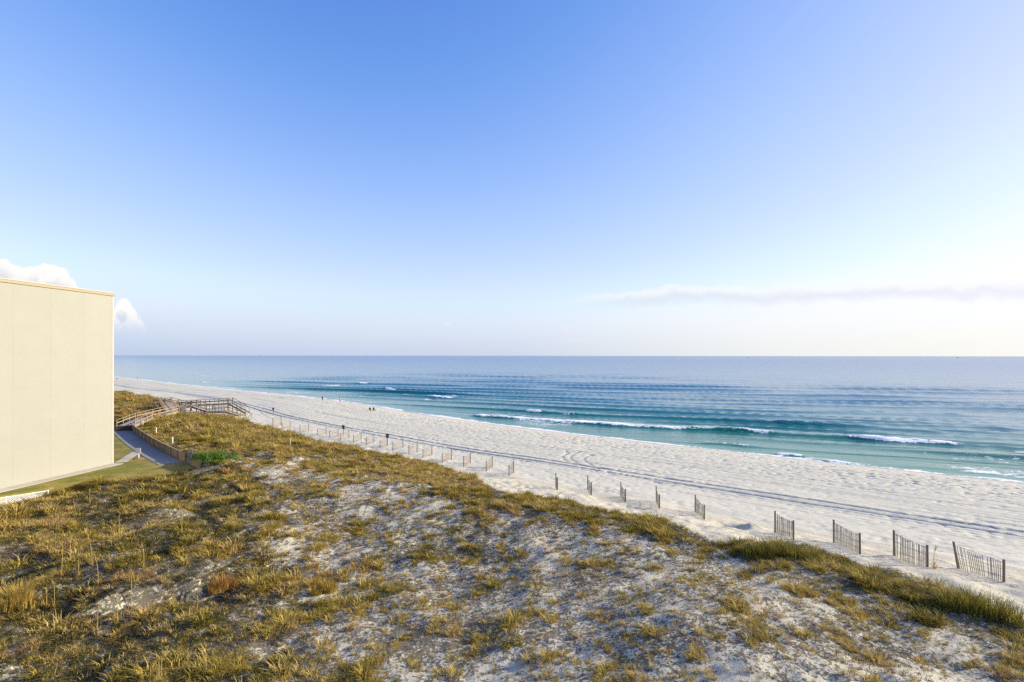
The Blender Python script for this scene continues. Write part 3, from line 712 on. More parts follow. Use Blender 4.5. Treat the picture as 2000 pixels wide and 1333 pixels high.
for i, (u, v, lb) in enumerate(((279, 833, 'short white stake above the timber wall, farthest one'), (305, 848, 'short white stake above the timber wall, middle one'), (337, 868, 'short white stake above the timber wall, nearest one'), (567, 876, 'thin pale stake standing alone in the golden dune grass'))):
    p = at(u, v); z = zg(p[0], p[1]); t_ = thing('stake', lb, 'stake', (p[0], p[1], z), group='white stakes in the dune')
    bar('shaft', (0, 0, -0.2), (0, 0, 0.85 if i < 3 else 1.25), 0.10 if i < 3 else 0.05, 0.10 if i < 3 else 0.05, M['white'], t_, up=(1, 0, 0))
    box('top', (0.12 if i < 3 else 0.06,)*2 + (0.03,), (0, 0, 0.866 if i < 3 else 1.266), (0, 0, 0), M['white'], t_)

# ------------------------------------------------------------------ sand fences
ORD = ['first', 'second', 'third', 'fourth', 'fifth', 'sixth', 'seventh', 'eighth', 'ninth', 'tenth', 'eleventh', 'twelfth', 'thirteenth', 'fourteenth', 'fifteenth', 'sixteenth', 'seventeenth', 'eighteenth', 'nineteenth', 'twentieth', 'twenty-first', 'twenty-second', 'twenty-third', 'twenty-fourth', 'twenty-fifth']
panels = [((1961, 1136), (1877, 1105), 0.9), ((1812, 1108), (1747, 1074), 1), ((1680, 1081), (1629, 1050), 1), ((1550, 1054), (1514, 1028), 1),
          ((1376, 1014), (1358, 993), 1), ((1288.5, 994), (1282, 976), 1), ((1222, 982), None, 1), ((1155.5, 967), None, 1), ((1089, 957), None, 0.9),
          ((994.5, 930), (1003.5, 921), 1), ((950, 921.5), (962, 913), 1), ((905.6, 912.5), (919, 904), 1), ((864, 905), (882, 897), 1), ((826.4, 895), (844, 888.5), 1),
          ((799, 888), (815, 882), 1), ((767.5, 882), (787.5, 875.5), 1), ((742.5, 876), None, 1), ((715.5, 870.5), None, 1), ((690.7, 865.5), None, 1), ((665, 860.5), None, 1), ((644, 856.5), None, 1), ((620, 852.5), None, .9), ((586, 845.5), None, 1), ((551, 839), None, 1), ((533, 835.5), None, 1.5)]
slatme = None
def slat_mesh():
    bm = bmesh.new(); box_bm(bm, (0.029, 0.011, 1.0), Matrix.Translation((0, 0, 0.5)), 0); me = bm_mesh('slat', bm); me.materials.append(M['slat']); return me
SL = slat_mesh()
prnd = random.Random(12)
for i, (nb, fb, hk) in enumerate(panels):
    a = at(*nb)
    if fb is None: b = a + np.array([0.12 + (0.30 if a[0] < -5 else 0) + prnd.uniform(-.1, .1), 2.5])
    else:
        b = sea_at(fb[0], fb[1], zg(*a)-0.08); d = b-a; L = np.linalg.norm(d); b = a + d/L*min(max(L, 2.1), 3.4)
    za, zb = zg(*a), zg(*b); L = float(np.linalg.norm(b-a)); d = (b-a)/L; ang = math.atan2(d[1], d[0])
    nm = ORD[i]
    lbl = f'slatted wooden sand fence panel, {nm} from the right' if i else 'leaning slatted wooden sand fence panel, the nearest one at far right'
    t_ = thing('sand_fence', lbl, 'fence', (a[0], a[1], za), ang, 'sand fence panels along the dune foot')
    H1 = 1.08*hk; lean = -0.34 if i == 0 else prnd.uniform(-.06, .06)
    wide = 0.08
    tops = [(prnd.uniform(-.03, .03), H1 + prnd.uniform(-.06, .08)), (L-lean, H1*(1.12 if i == 0 else 1.03) + min(0.0, zb-za)*0.4)]
    bar('post', (0, 0, -0.4), (tops[0][0], 0, tops[0][1]+0.07), wide, wide, M['post'], t_, up=(1, 0, 0))
    bar('post', (L, 0, zb-za-0.4), (tops[1][0], 0, tops[1][1]+0.07), wide, wide, M['post'], t_, up=(1, 0, 0))
    ns_ = int(L/(0.088 if i < 5 else 0.12))
    for k in range(1, ns_):
        f_ = (k+prnd.uniform(-.2, .2))/ns_; xx = L*f_
        if prnd.random() < (0.05 if i < 6 else 0.12): continue
        zgk = zg(a[0]+d[0]*xx, a[1]+d[1]*xx)-za
        xt = tops[0][0]*(1-f_) + tops[1][0]*f_; zt = tops[0][1]*(1-f_)+tops[1][1]*f_ + prnd.uniform(-.05, .04) - 0.10*math.sin(f_*math.pi)
        o = link('slat', SL, None, t_); z0 = zgk-0.12; o.location = (xx, prnd.uniform(.03, .045), z0); ln = max(0.3, zt-z0)
        o.scale = (1, 1, ln); o.rotation_euler = (prnd.uniform(-.03, .03), math.atan2(xt-xx, ln) + prnd.uniform(-.025, .025), 0)
    for zz in (0.25, 0.6, 0.93):
        bar('wire', (tops[0][0]*zz, 0.052, tops[0][1]*zz), (L+(tops[1][0]-L)*zz, 0.052, (zb-za)+(tops[1][1]-(zb-za))*zz), 0.008, 0.014, M['wire'], t_, 0)

# ------------------------------------------------------------------ vegetation
def grass_mat(name, cols, trans=0.3, inst=True):
    m, n, p, o = new_mat(name)
    tint = attr(n, 'tint').outputs['Fac']; it = attr(n, 'hue', 'INSTANCER').outputs['Fac'] if inst else n.node('ShaderNodeObjectInfo').outputs['Random']
    c = n.ramp(n.math('ADD', n.math('MULTIPLY', it, 0.78), n.math('MULTIPLY', tint, 0.22)), cols)
    v = n.math('MULTIPLY_ADD', tint, 0.8, 0.6)
    cc = n.node('ShaderNodeVectorMath', operation='SCALE'); n.put(cc.inputs[0], c); n.put(cc.inputs['Scale'], v)
    n.put(p.inputs['Base Color'], cc.outputs[0]); p.inputs['Roughness'].default_value = 0.75
    t_ = n.node('ShaderNodeBsdfTranslucent'); n.put(t_.inputs[0], cc.outputs[0])
    mx = n.node('ShaderNodeMixShader'); mx.inputs[0].default_value = trans; n.L.new(p.outputs[0], mx.inputs[1]); n.L.new(t_.outputs[0], mx.inputs[2]); n.L.new(mx.outputs[0], o.inputs[0])
    return m
GC = [(0.0, (0.085, 0.085, 0.016)), (0.22, (0.19, 0.155, 0.024)), (0.45, (0.38, 0.285, 0.045)), (0.62, (0.52, 0.385, 0.085)), (0.8, (0.52, 0.38, 0.14)), (1.0, (0.36, 0.17, 0.05))]
M['grass'] = grass_mat('dune_grass_blades', GC)
M['olive'] = grass_mat('olive_leaves', [(0, (0.03, 0.035, 0.012)), (0.5, (0.06, 0.062, 0.016)), (1, (0.16, 0.125, 0.03))], 0.25)
M['twig'] = grass_mat('dead_twigs', [(0, (0.05, 0.043, 0.03)), (0.5, (0.14, 0.11, 0.065)), (1, (0.30, 0.21, 0.09))], 0.1)
M['green'] = grass_mat('green_leaves', [(0, (0.06, 0.14, 0.012)), (0.5, (0.12, 0.25, 0.02)), (1, (0.22, 0.36, 0.05))], 0.35, False)
M['olive1'] = grass_mat('shrub_leaves', [(0, (0.17, 0.155, 0.026)), (0.5, (0.25, 0.21, 0.036)), (1, (0.36, 0.28, 0.05))], 0.3, False)
M['rust1'] = grass_mat('rust_blades', [(0, (0.36, 0.20, 0.055)), (0.5, (0.42, 0.24, 0.06)), (1, (0.46, 0.28, 0.08))], 0.3, False)
M['straw1'] = grass_mat('straw_blades', [(0, (0.36, 0.27, 0.10)), (0.5, (0.45, 0.34, 0.14)), (1, (0.50, 0.39, 0.18))], 0.2, False)
M['gold1'] = grass_mat('gold_blades', [(0, (0.30, 0.20, 0.035)), (0.5, (0.40, 0.27, 0.05)), (1, (0.45, 0.32, 0.08))], 0.3, False)
def tuft(nb, h, spread, wid, lean, r_, flat=0.0):
    Vv = []; Fq = []; T = []
    for k in range(nb):
        a = r_.uniform(0, 2*math.pi); rr = spread*math.sqrt(r_.random()); bx, by = rr*math.cos(a), rr*math.sin(a)
        a2 = a + r_.uniform(-0.9, 0.9); hh = h*r_.uniform(0.45, 1.0); ln = lean*r_.uniform(0.3, 1.2)*hh
        dx, dy = math.cos(a2), math.sin(a2); px_, py_ = -dy, dx; w_ = wid*r_.uniform(0.7, 1.2)
        if flat: hh *= r_.uniform(0.15, 1)
        p0 = (bx, by, -0.03); p1 = (bx+dx*ln*0.35, by+dy*ln*0.35, hh*0.6); p2 = (bx+dx*ln, by+dy*ln, hh*(1.0 if lean < 1 else 0.85))
        i = len(Vv)
        Vv += [(p0[0]-px_*w_, p0[1]-py_*w_, p0[2]), (p0[0]+px_*w_, p0[1]+py_*w_, p0[2]), (p1[0]+px_*w_*0.8, p1[1]+py_*w_*0.8, p1[2]), (p1[0]-px_*w_*0.8, p1[1]-py_*w_*0.8, p1[2]), (p2[0]+px_*w_*.25, p2[1]+py_*w_*.25, p2[2]), (p2[0]-px_*w_*.25, p2[1]-py_*w_*.25, p2[2])]
        Fq += [(i, i+1, i+2, i+3), (i+3, i+2, i+4, i+5)]; T += [r_.random()]*6
    return np.array(Vv), np.array(Fq), np.array(T)
def leafball(nl, rx, rz, sz, r_):
    Vv = []; Fq = []; T = []
    for k in range(nl):
        d = Vector((r_.gauss(0, 1), r_.gauss(0, 1), abs(r_.gauss(0, 1)))).normalized(); q = r_.uniform(0.45, 1.0)
        c_ = Vector((d.x*rx*q, d.y*rx*q, d.z*rz*q)); nrm = (d + Vector((r_.uniform(-.8, .8), r_.uniform(-.8, .8), r_.uniform(-.3, .8)))).normalized()
        x_ = nrm.orthogonal().normalized(); x_.rotate(Matrix.Rotation(r_.uniform(0, 6.3), 3, nrm)); y_ = nrm.cross(x_); s_ = sz*r_.uniform(0.6, 1.3); i = len(Vv)
        Vv += [tuple(c_ - x_*s_), tuple(c_ - y_*s_*0.45), tuple(c_ + x_*s_), tuple(c_ + y_*s_*0.45)]; Fq.append((i, i+1, i+2, i+3)); T += [r_.random()]*4
    return np.array(Vv), np.array(Fq), np.array(T)
pr = random.Random(5)
protos = {}
def proto_set(key, mat, items):
    c_ = bpy.data.collections.new('source_'+key)
    for k, (v_, f_, t_) in enumerate(items):
        me = raw_mesh(f'{key}_{k:02d}', v_, f_, {'tint': t_}); me.materials.append(mat)
        c_.objects.link(bpy.data.objects.new(f'{key}_{k:02d}', me))
    protos[key] = (c_, len(items))
proto_set('grass', M['grass'], [tuft(36, 0.29, 0.15, 0.0085, 1.05, pr) for _ in range(5)])
proto_set('low', M['grass'], [tuft(24, 0.20, 0.14, 0.009, 1.2, pr) for _ in range(4)])
proto_set('herb', M['olive'], [leafball(70, 0.26, 0.20, 0.035, pr) for _ in range(4)])
proto_set('twig', M['twig'], [tuft(18, 0.17, 0.19, 0.009, 1.5, pr, 1.0) for _ in range(4)])
def scatter(name, key, x, y, scale, hue, label, cat):
    z = zmacro(x, y); s_, t_ = st(x, y); z = z + micro_dune(x, y, s_, t_) - 0.015
    k = len(x); me = bpy.data.meshes.new(name); me.vertices.add(k); me.vertices.foreach_set('co', np.stack([x, y, z], -1).astype(np.float32).ravel())
    for nm, ty, arr in (('scl', 'FLOAT', scale), ('hue', 'FLOAT', hue), ('rz', 'FLOAT', rng.uniform(0, 6.28, k)), ('idx', 'INT', rng.integers(0, protos[key][1], k))):
        a = me.attributes.new(nm, ty, 'POINT'); a.data.foreach_set('value', arr.astype(np.int32 if ty == 'INT' else np.float32))
    o = link(name, me); ng = bpy.data.node_groups.new(name+'_scatter', 'GeometryNodeTree')
    ng.interface.new_socket('Geometry', in_out='INPUT', socket_type='NodeSocketGeometry'); ng.interface.new_socket('Geometry', in_out='OUTPUT', socket_type='NodeSocketGeometry')
    nd = ng.nodes; L = ng.links; gi = nd.new('NodeGroupInput'); go = nd.new('NodeGroupOutput'); ip = nd.new('GeometryNodeInstanceOnPoints'); ci = nd.new('GeometryNodeCollectionInfo')
    ci.inputs['Collection'].default_value = protos[key][0]; ci.inputs['Separate Children'].default_value = True; ci.inputs['Reset Children'].default_value = True
    def na(nm, ty):
        q = nd.new('GeometryNodeInputNamedAttribute'); q.data_type = ty; q.inputs[0].default_value = nm; return [s__ for s__ in q.outputs if s__.enabled and s__.name == 'Attribute'][0]
    cx = nd.new('ShaderNodeCombineXYZ'); L.new(na('rz', 'FLOAT'), cx.inputs[2])
    L.new(gi.outputs[0], ip.inputs['Points']); L.new(ci.outputs[0], ip.inputs['Instance']); ip.inputs['Pick Instance'].default_value = True
    L.new(na('idx', 'INT'), ip.inputs['Instance Index']); L.new(cx.outputs[0], ip.inputs['Rotation']); L.new(na('scl', 'FLOAT'), ip.inputs['Scale']); L.new(ip.outputs[0], go.inputs[0])
    md = o.modifiers.new('scatter', 'NODES'); md.node_group = ng
    return tag(o, label, cat, kind='stuff')
BUSH = at(408, 912)
def seg_d(x, y, ax, ay, bx, by):
    ex, ey = bx-ax, by-ay; h = np.clip(((x-ax)*ex+(y-ay)*ey)/(ex*ex+ey*ey), 0, 1); return np.hypot(x-ax-h*ex, y-ay-h*ey)
NP = 680000
cs = rng.uniform(-92, 125, NP); ct = rng.uniform(46, 90, NP)
x, y = xy(cs, ct)
depth = y; keep = (y > 10) & (np.abs(x) < y*1.12+3) & (lawn_sd(x, y) > 0.15) & ~((x > -74) & (x < -54) & (y > 105.2) & (y < 116)) & (np.hypot(x-BUSH[0], (y-BUSH[1])) > 1.7) & (seg_d(x, y, -46.4, 39.2, -41.35, 45.6) > 1.7)
x, y = x[keep], y[keep]
s, t, o_, belt, left, far, inland, clump, sm, gold = veg(x, y)
area = 162*44/NP                               # m2 per candidate
q = rng.random(len(x))
dist = np.hypot(x, y); lod = np.clip(1.25-dist/160, 0.45, 1)
mid = fbm(x/1.25, y/1.25, 3, 117)
tus = fbm(x/0.62, y/0.62, 2, 119)
lip = np.exp(-(seg_d(x, y, -18.4, 23.3, -15.0, 25.7)/0.55)**2)
cov = belt*0.80*sstep(mid+0.5*clump, -0.36, 0.12) + far*0.72*(1-belt)*sstep(mid+0.4*clump, -0.40, 0.15) + left*0.46*(1-far)*sstep(mid+0.5*clump, -0.12, 0.34)*(1-0.85*gauss(x, y, -11.8, 20.6, 3.0, 3.2)) + inland*(1-belt)*(1-left)*(1-far)*(0.16+0.44*sstep(mid+0.55*clump, 0.06, 0.50)) + 0.35*gold*sstep(mid, -0.05, 0.3)
cov = np.clip(cov*inland*(0.12+1.3*sstep(tus, -0.10, 0.24)), 0, 1)
pk = q < cov*0.95*lod
rust = sum(gauss(x, y, *at(u_, v_), r_, r_) for u_, v_, r_ in ((430, 1140, 1.6), (640, 1090, 2.2), (330, 1120, 1.8), (900, 935, 3), (450, 840, 4), (1500, 1150, 2), (700, 900, 3), (1000, 1000, 2.5)))
hue_n = 0.60 + 0.62*fbm(x/3, y/3, 2, 201) + 0.28*rust + 0.40*vnoise(x/0.8, y/0.8, 203) + rng.normal(0, 0.10, len(x)) + 0.06*far - 0.22*sstep(st(x, y)[0], -40, -75)*belt
scl = (0.5 + 0.65*rng.random(len(x))**1.5 + 0.9*(rng.random(len(x)) > 0.95))*(0.72+0.30*belt+0.35*left+0.22*far+0.25*gold)*(0.9+0.6*np.clip(mid, -.3, .5))*np.clip(0.75+dist/120, 0.8, 1.45)*(0.6+0.4*sstep(lawn_sd(x, y), 0.5, 5))
scatter('dune_grass', 'grass', x[pk], y[pk], scl[pk]*(0.8+0.9*np.clip(tus[pk], -0.2, 0.5)), np.clip(hue_n[pk], 0, 1), 'golden and olive dune grass growing in clumps over the dune', 'grass')
pk2 = (rng.random(len(x)) < inland*(0.10 + 0.34*sstep(mid+0.4*clump, -0.1, 0.35)+0.15*left+0.12*belt)*0.5*lod)
scatter('low_grass', 'low', x[pk2], y[pk2], scl[pk2]*1.0, np.clip(hue_n[pk2]+0.08, 0, 1), 'short straw coloured grass sprouting between the larger clumps', 'grass')
hb = fbm(x/3.4, y/3.4, 3, 221)
pk3 = rng.random(len(x)) < inland*np.clip(left*0.95*sstep(hb, -0.25, 0.10) + 0.9*lip + 0.10*belt*sstep(hb, 0, .3) + 0.10*far*sstep(hb, 0, .3) + 0.06 + 0.20*sstep(hb, 0.15, 0.42), 0, 1)*0.55*lod
scatter('creeping_herbs', 'herb', x[pk3], y[pk3], scl[pk3]*np.where(left[pk3] > .5, 0.80, 0.6), np.clip(0.4+0.8*hb[pk3]+rng.normal(0, .2, pk3.sum()), 0, 1), 'dark olive low leafy ground cover between the grass', 'ground cover')
pk4 = rng.random(len(x)) < inland*(1-0.7*far)*(0.35+0.6*sstep(fbm(x/1.5, y/1.5, 2, 231), -0.15, 0.25))*0.95*lod
scatter('dead_stems', 'twig', x[pk4], y[pk4], scl[pk4]*0.9, np.clip(0.4+rng.normal(0, .3, pk4.sum()), 0, 1), 'grey and brown dead stems littering the bare dune sand', 'dead stems')

def plant(name, label, u, v, mat, balls, seed, stems=True, group=None, lift=0.0):
    r_ = random.Random(seed); p = at(u, v); z = zg(*p) + lift
    root = thing(name, label, 'shrub' if 'grass' not in name else 'grass clump', (p[0], p[1], z), 0, group)
    VV = []; FF = []; TT = []; base_ = 0
    for (dx, dy, dz, rx, rz, nl, sz) in balls:
        v_, f_, t_ = leafball(nl, rx, rz, sz, r_) if sz > 0 else tuft(nl, rz, rx, 0.010, 0.6, r_)
        VV.append(v_ + np.array([dx, dy, dz])); FF.append(f_ + base_); TT.append(t_); base_ += len(v_)
    me = raw_mesh('foliage', np.concatenate(VV), np.concatenate(FF), {'tint': np.concatenate(TT)}); link('foliage', me, mat, root)
    if stems:
        A = []; Bf = []; b0 = 0
        for (dx, dy, dz, rx, rz, nl, sz) in balls:
            for k in range(4):
                a = r_.uniform(0, 6.28); q_ = r_.uniform(.4, .9)
                vv, ff = tube_pts([(dx*0.3, dy*0.3, -0.2), (dx*.7+.2*rx*math.cos(a), dy*.7+.2*rx*math.sin(a), dz*0.6+rz*0.35), (dx+q_*rx*math.cos(a)*.7, dy+q_*rx*math.sin(a)*.7, dz+rz*q_*.8)], (0.03, 0.02, 0.006), 5)
                A += [tuple(q) for q in vv]; Bf += [tuple(i+b0 for i in f_) for f_ in ff]; b0 += len(vv)
        link('stem', raw_mesh('stem', np.array(A), np.array(Bf)), M['post'], root)
    return root
plant('green_bush', 'bright green leafy bush beside the end of the timber wall', 408, 912, M['green'], [(-1.1, .2, .25, .9, 1.0, 460, .085), (-.1, -.1, .2, 1.0, 1.2, 560, .085), (.9, .3, .2, .9, 1.0, 460, .085), (1.8, .9, .2, .8, .8, 320, .08), (.2, 1.0, .3, .9, 1.1, 400, .085), (-1.7, 1.1, .2, .8, .75, 280, .08)], 1, lift=0.35)
plant('shrub', 'small dark olive shrub alone on the bare grey sand at bottom centre', 1000, 1262, M['olive1'], [(-.25, 0, 0, .32, .34, 170, .04), (.15, .1, 0, .38, .42, 220, .04), (.35, -.05, 0, .25, .26, 110, .035), (-.2, -.2, 0, .25, .25, 110, .035)], 2)
plant('grass_mound', 'large olive green grass mound beside the nearest sand fence at right', 1900, 1192, M['olive1'], [(-.7, .2, 0, .5, .75, 360, 0), (-.1, 0, 0, .55, .9, 420, 0), (.5, -.4, 0, .5, .8, 360, 0), (.9, -.9, 0, .5, .65, 300, 0), (.1, .6, 0, .45, .7, 260, 0), (0, 0, 0, .7, .45, 260, .05)], 3, False)
plant('grass_mound', 'dense brown green grass mound next to the hollow in the sand', 1512, 1085, M['olive1'], [(-1.2, .1, 0, .5, .6, 320, 0), (-.5, 0, 0, .6, .8, 420, 0), (.3, .1, 0, .6, .8, 420, 0), (1.0, -.2, 0, .6, .65, 360, 0), (1.7, -.5, 0, .5, .5, 260, 0)], 4, False)
plant('grass_clump', 'rust orange grass clump at the tip of the small sand scarp', 430, 1150, M['rust1'], [(-.4, .1, 0, .35, .5, 260, 0), (.1, 0, 0, .4, .6, 320, 0), (.5, .3, 0, .35, .45, 220, 0), (.0, -.4, 0, .3, .4, 160, 0)], 5, False)
plant('grass_clump', 'big bright yellow grass clump at the lower left edge', 35, 1180, M['gold1'], [(-.3, .1, 0, .35, .9, 260, 0), (.2, 0, 0, .35, 1.0, 260, 0), (.1, -.5, 0, .3, .7, 180, 0), (.5, -.3, 0, .3, .6, 160, 0)], 6, False)
plant('grass_clump', 'golden grass clump on the sand left of centre', 630, 1150, M['gold1'], [(-.5, .2, 0, .35, .45, 240, 0), (.1, .1, 0, .4, .5, 260, 0), (.5, -.2, 0, .35, .4, 220, 0), (-.1, -.5, 0, .35, .4, 200, 0)], 7, False)

def stalk(u, v, h, lean, seed, label, plume=True):
    r_ = random.Random(seed); p = at(u, v); z = zg(*p)
    root = thing('sea_oat', label, 'sea oats', (p[0], p[1], z), r_.uniform(-.5, .5), 'tall dry stalks in the left foreground' if u < 600 else None)
    pts = [(lean*h*(f_**2), 0.03*math.sin(f_*3), -0.05+h*f_) for f_ in (0, .35, .7, 1)]
    vv, ff = tube_pts(pts, (0.014, 0.012, 0.010, 0.006), 5); link('stalk', raw_mesh('stalk', np.array([tuple(q) for q in vv]), np.array(ff), {'tint': np.full(len(vv), .6)}, True), M['straw1'], root)
    v_, f_, t_ = tuft(22, 0.55, 0.07, 0.009, 0.8, r_); link('leaves', raw_mesh('leaves', v_, f_, {'tint': t_}), M['gold1'], root)
    if plume:
        v_, f_, t_ = tuft(10, 0.34, 0.01, 0.010, 0.9, r_); v_ = v_ + np.array([pts[-1][0], pts[-1][1], pts[-1][2]-0.22]); link('seed_head', raw_mesh('seed_head', v_, f_, {'tint': t_}), M['straw1'], root)
for i, (u, v, h, ln) in enumerate(((120, 1130, 1.75, .04), (137, 1106, 1.6, 0), (153, 1128, 1.25, .02), (180, 1106, 1.9, -.32), (192, 1146, 1.5, -.1), (281, 1116, 1.35, -.05), (257, 1194, 1.9, 0), (229, 1220, 1.3, -.02), (190, 1242, 1.4, .02), (105, 1195, 1.4, .02), (90, 1192, 1.05, .03), (233, 1056, 1.45, -.03), (403, 1322, 1.3, -.02), (310, 1345, 1.2, 0), (316, 1345, 1.15, 0), (12, 1030, 1.6, 0), (370, 1330, 1.0, .02), (45, 1010, 1.4, .02), (175, 985, 1.2, 0), (385, 1200, 0.8, .05))):
    stalk(u, v, h, ln, 40+i, 'tall thin pale dry stalk rising from the dune grass at left')
stalk(1824, 1112, 1.25, .06, 90, 'lone dry seed stalk on the sand between the two nearest fences')

# ------------------------------------------------------------------ people, chairs, birds, ships
def skin_body(name, joints, edges, mat, parent, sub=2):
    me = bpy.data.meshes.new(name); me.from_pydata([j[0] for j in joints], edges, []); o = link(name, me, mat, parent)
    sk = o.modifiers.new('skin', 'SKIN'); sk.use_smooth_shade = True
    for v_, j in zip(me.skin_vertices[0].data, joints): v_.radius = (j[1], j[1]); v_.use_root = False
    me.skin_vertices[0].data[0].use_root = True
    sb = o.modifiers.new('sub', 'SUBSURF'); sb.levels = 1; sb.render_levels = sub
    return o
def person(label, x, y, rz, pose, top, bottom, z=None):
    t_ = thing('person', label, 'person', (x, y, zg(x, y) if z is None else z), rz, 'people on the beach')
    if pose == 'sit':
        hz, kn, ft, lean = 0.30, [(.10, -.40, .42), (-.10, -.42, .40)], [(.11, -.62, .04), (-.12, -.66, .04)], 0.16
    else:
        st_ = 0.16 if pose == 'walk' else 0.03
        hz, kn, ft, lean = 0.92, [(.10, -st_, .50), (-.10, st_*.6, .50)], [(.11, -st_*1.5, .05), (-.11, st_*1.8, .07)], 0.0
    sh = hz+0.50
    J = [((0, 0, hz), .13), ((0, lean*.5, hz+.25), .12), ((0, lean, sh), .12), ((0, lean, sh+.10), .055), ((0, lean-.02, sh+.20), .09), ((0, lean-.02, sh+.30), .075),
         ((.19, lean, sh-.03), .06), ((.25, lean-.02, sh-.30), .043), ((.23, lean-.16, sh-.50), .032), ((.22, lean-.22, sh-.58), .035),
         ((-.19, lean, sh-.03), .06), ((-.25, lean+.03, sh-.30), .043), ((-.23, lean-.08, sh-.52), .032), ((-.22, lean-.13, sh-.60), .035),
         ((.09, 0, hz-.06), .095), (kn[0], .062), (ft[0], .042), ((ft[0][0], ft[0][1]-.15, .035), .035), ((-.09, 0, hz-.06), .095), (kn[1], .062), (ft[1], .042), ((ft[1][0], ft[1][1]-.15, .035), .035)]
    E = [(0, 1), (1, 2), (2, 3), (3, 4), (4, 5), (2, 6), (6, 7), (7, 8), (8, 9), (2, 10), (10, 11), (11, 12), (12, 13), (0, 14), (14, 15), (15, 16), (16, 17), (0, 18), (18, 19), (19, 20), (20, 21)]
    skin_body('body', J, E, M['skin'], t_)
    g = lambda k, e=0.022: (J[k][0], J[k][1]+e)
    skin_body('shirt', [g(1), g(0), g(2), g(6), g(7), g(10), g(11)], [(0, 1), (0, 2), (2, 3), (3, 4), (2, 5), (5, 6)], M[top], t_)
    skin_body('shorts', [g(0, .03), g(14), g(15), g(18), g(19)], [(0, 1), (1, 2), (0, 3), (3, 4)], M[bottom], t_)
    bm = bmesh.new(); bmesh.ops.create_icosphere(bm, subdivisions=2, radius=0.105, matrix=Matrix.Translation((0, lean+.015, sh+.285)) @ Matrix.Diagonal((.92, 1.05, .85, 1)))
    link('hair', bm_mesh('hair', bm, True), M['hair'], t_)
    return t_
def chair(label, x, y, rz):
    t_ = thing('beach_chair', label, 'chair', (x, y, zg(x, y)), rz, 'beach chairs at the waterline')
    box('seat', (.56, .50, .03), (0, -.12, .24), (R(8), 0, 0), M['cl_dark'], t_); box('backrest', (.56, .03, .72), (0, .26, .55), (R(-20), 0, 0), M['cl_dark'], t_)
    for sx in (-.28, .28):
        bar('leg', (sx, -.34, 0), (sx, .18, .26), .03, .03, M['white'], t_); bar('leg', (sx, .32, 0), (sx, -.1, .26), .03, .03, M['white'], t_); bar('armrest', (sx, -.32, .44), (sx, .24, .46), .05, .03, M['white'], t_)
def g_at(u, v): return at(u, v)
p = g_at(630, 784.5); person('person in dark top walking at the waterline, left of the one in white', p[0], p[1], R(200), 'walk', 'cl_dark', 'cl_dark')
p = g_at(664, 787.5); person('person in white top and dark shorts walking at the waterline', p[0], p[1], R(160), 'walk', 'cl_white', 'cl_dark')
for i, (u, v, lb) in enumerate(((724, 803.5, 'left'), (731, 803.5, 'right'))):
    p = g_at(u, v); chair(f'low dark beach chair at the water edge, {lb} of the pair', p[0], p[1], R(140)); person(f'person seated in the {lb} chair of the pair at the water edge', p[0], p[1], R(140), 'sit', 'cl_dark', 'cl_dark', zg(*p)+0.0)
p = g_at(268.5, 743.5); person('far person in red by the water near the building edge', p[0], p[1], R(180), 'walk', 'cl_red', 'cl_red')
p = g_at(229, 743.0); person('far person in dark clothes closest to the building edge', p[0], p[1], R(150), 'sit', 'cl_dark', 'cl_dark'); chair('far dark beach chair closest to the building edge', p[0], p[1], R(150))
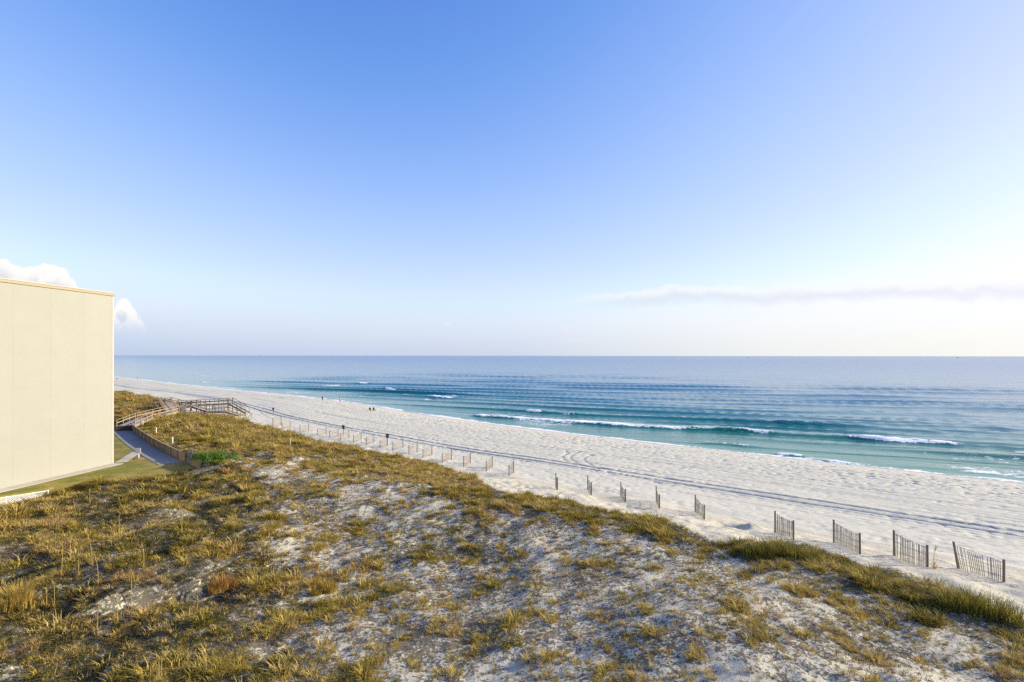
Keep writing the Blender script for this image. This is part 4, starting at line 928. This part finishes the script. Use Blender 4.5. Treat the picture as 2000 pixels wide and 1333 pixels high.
def gull(u, v, d, sc, bank, label):
    pos = ((u-1000)/F*d, d, CAM_H-(v-695)/F*d); t_ = thing('gull', label, 'bird', pos, R(60), 'gulls in flight'); t_.scale = (sc,)*3; t_.rotation_euler = (bank, 0, R(60))
    vv, ff = tube_pts([(0, -.28, 0), (0, -.22, 0.01), (0, -.05, 0), (0, .12, 0), (0, .26, 0), (0, .36, 0)], (.01, .04, .075, .06, .03, .05), 8)
    link('body', raw_mesh('body', np.array([tuple(q) for q in vv]), np.array(ff), None, True), M['feather'], t_)
    for s_ in (-1, 1):
        bm = bmesh.new(); P = [(.04, -.10, .03), (.30, -.14, .14), (.66, .02, .08), (.62, .06, .08), (.30, .05, .13), (.04, .10, .03)]
        f_ = bm.faces.new([bm.verts.new((a*s_, b, c_)) for a, b, c_ in P]); r = bmesh.ops.extrude_face_region(bm, geom=[f_]); bmesh.ops.translate(bm, verts=[q for q in r['geom'] if isinstance(q, bmesh.types.BMVert)], vec=(0, 0, .018)); bmesh.ops.recalc_face_normals(bm, faces=bm.faces[:])
        link('wing', bm_mesh('wing', bm), M['feather'], t_)
gull(952, 223, 330, 1.0, .2, 'tiny gull high in the blue sky left of the others'); gull(1117, 435, 380, 1.0, -.2, 'tiny gull low in the sky near the centre'); gull(1448, 448, 330, 1.0, .3, 'tiny gull in the pale sky at right')
def ship(u, d, sc, label):
    t_ = thing('ship', label, 'ship', ((u-1000)/F*d, d, -0.5), R(15), 'ships on the horizon'); t_.scale = (sc,)*3
    bm = bmesh.new(); O = [(-11, -2.2), (-11, 2.2), (6, 2.6), (12, 0), (6, -2.6)]
    lo = [bm.verts.new((a*.93, b*.8, 0)) for a, b in O]; hi = [bm.verts.new((a, b, 2.6 + (1.0 if a > 10 else 0))) for a, b in O]
    bm.faces.new(lo[::-1]); bm.faces.new(hi); [bm.faces.new((lo[i], lo[(i+1) % 5], hi[(i+1) % 5], hi[i])) for i in range(5)]; bmesh.ops.recalc_face_normals(bm, faces=bm.faces[:])
    link('hull', bm_mesh('hull', bm), M['hull'], t_); box('cabin', (5, 3.4, 3.2), (-5, 0, 4.25), (0, 0, 0), M['white'], t_, .1); bar('mast', (-3.5, 0, 5.9), (-3.5, 0, 10.5), .3, .3, M['hull'], t_, up=(1, 0, 0)); bar('boom', (-3.5, 0, 6.4), (3.5, 0, 8.6), .2, .2, M['hull'], t_)
ship(1463, 4200, 1.0, 'tiny dark ship on the horizon right of centre'); ship(1871, 4600, 1.2, 'tiny dark ship on the horizon near the right edge')
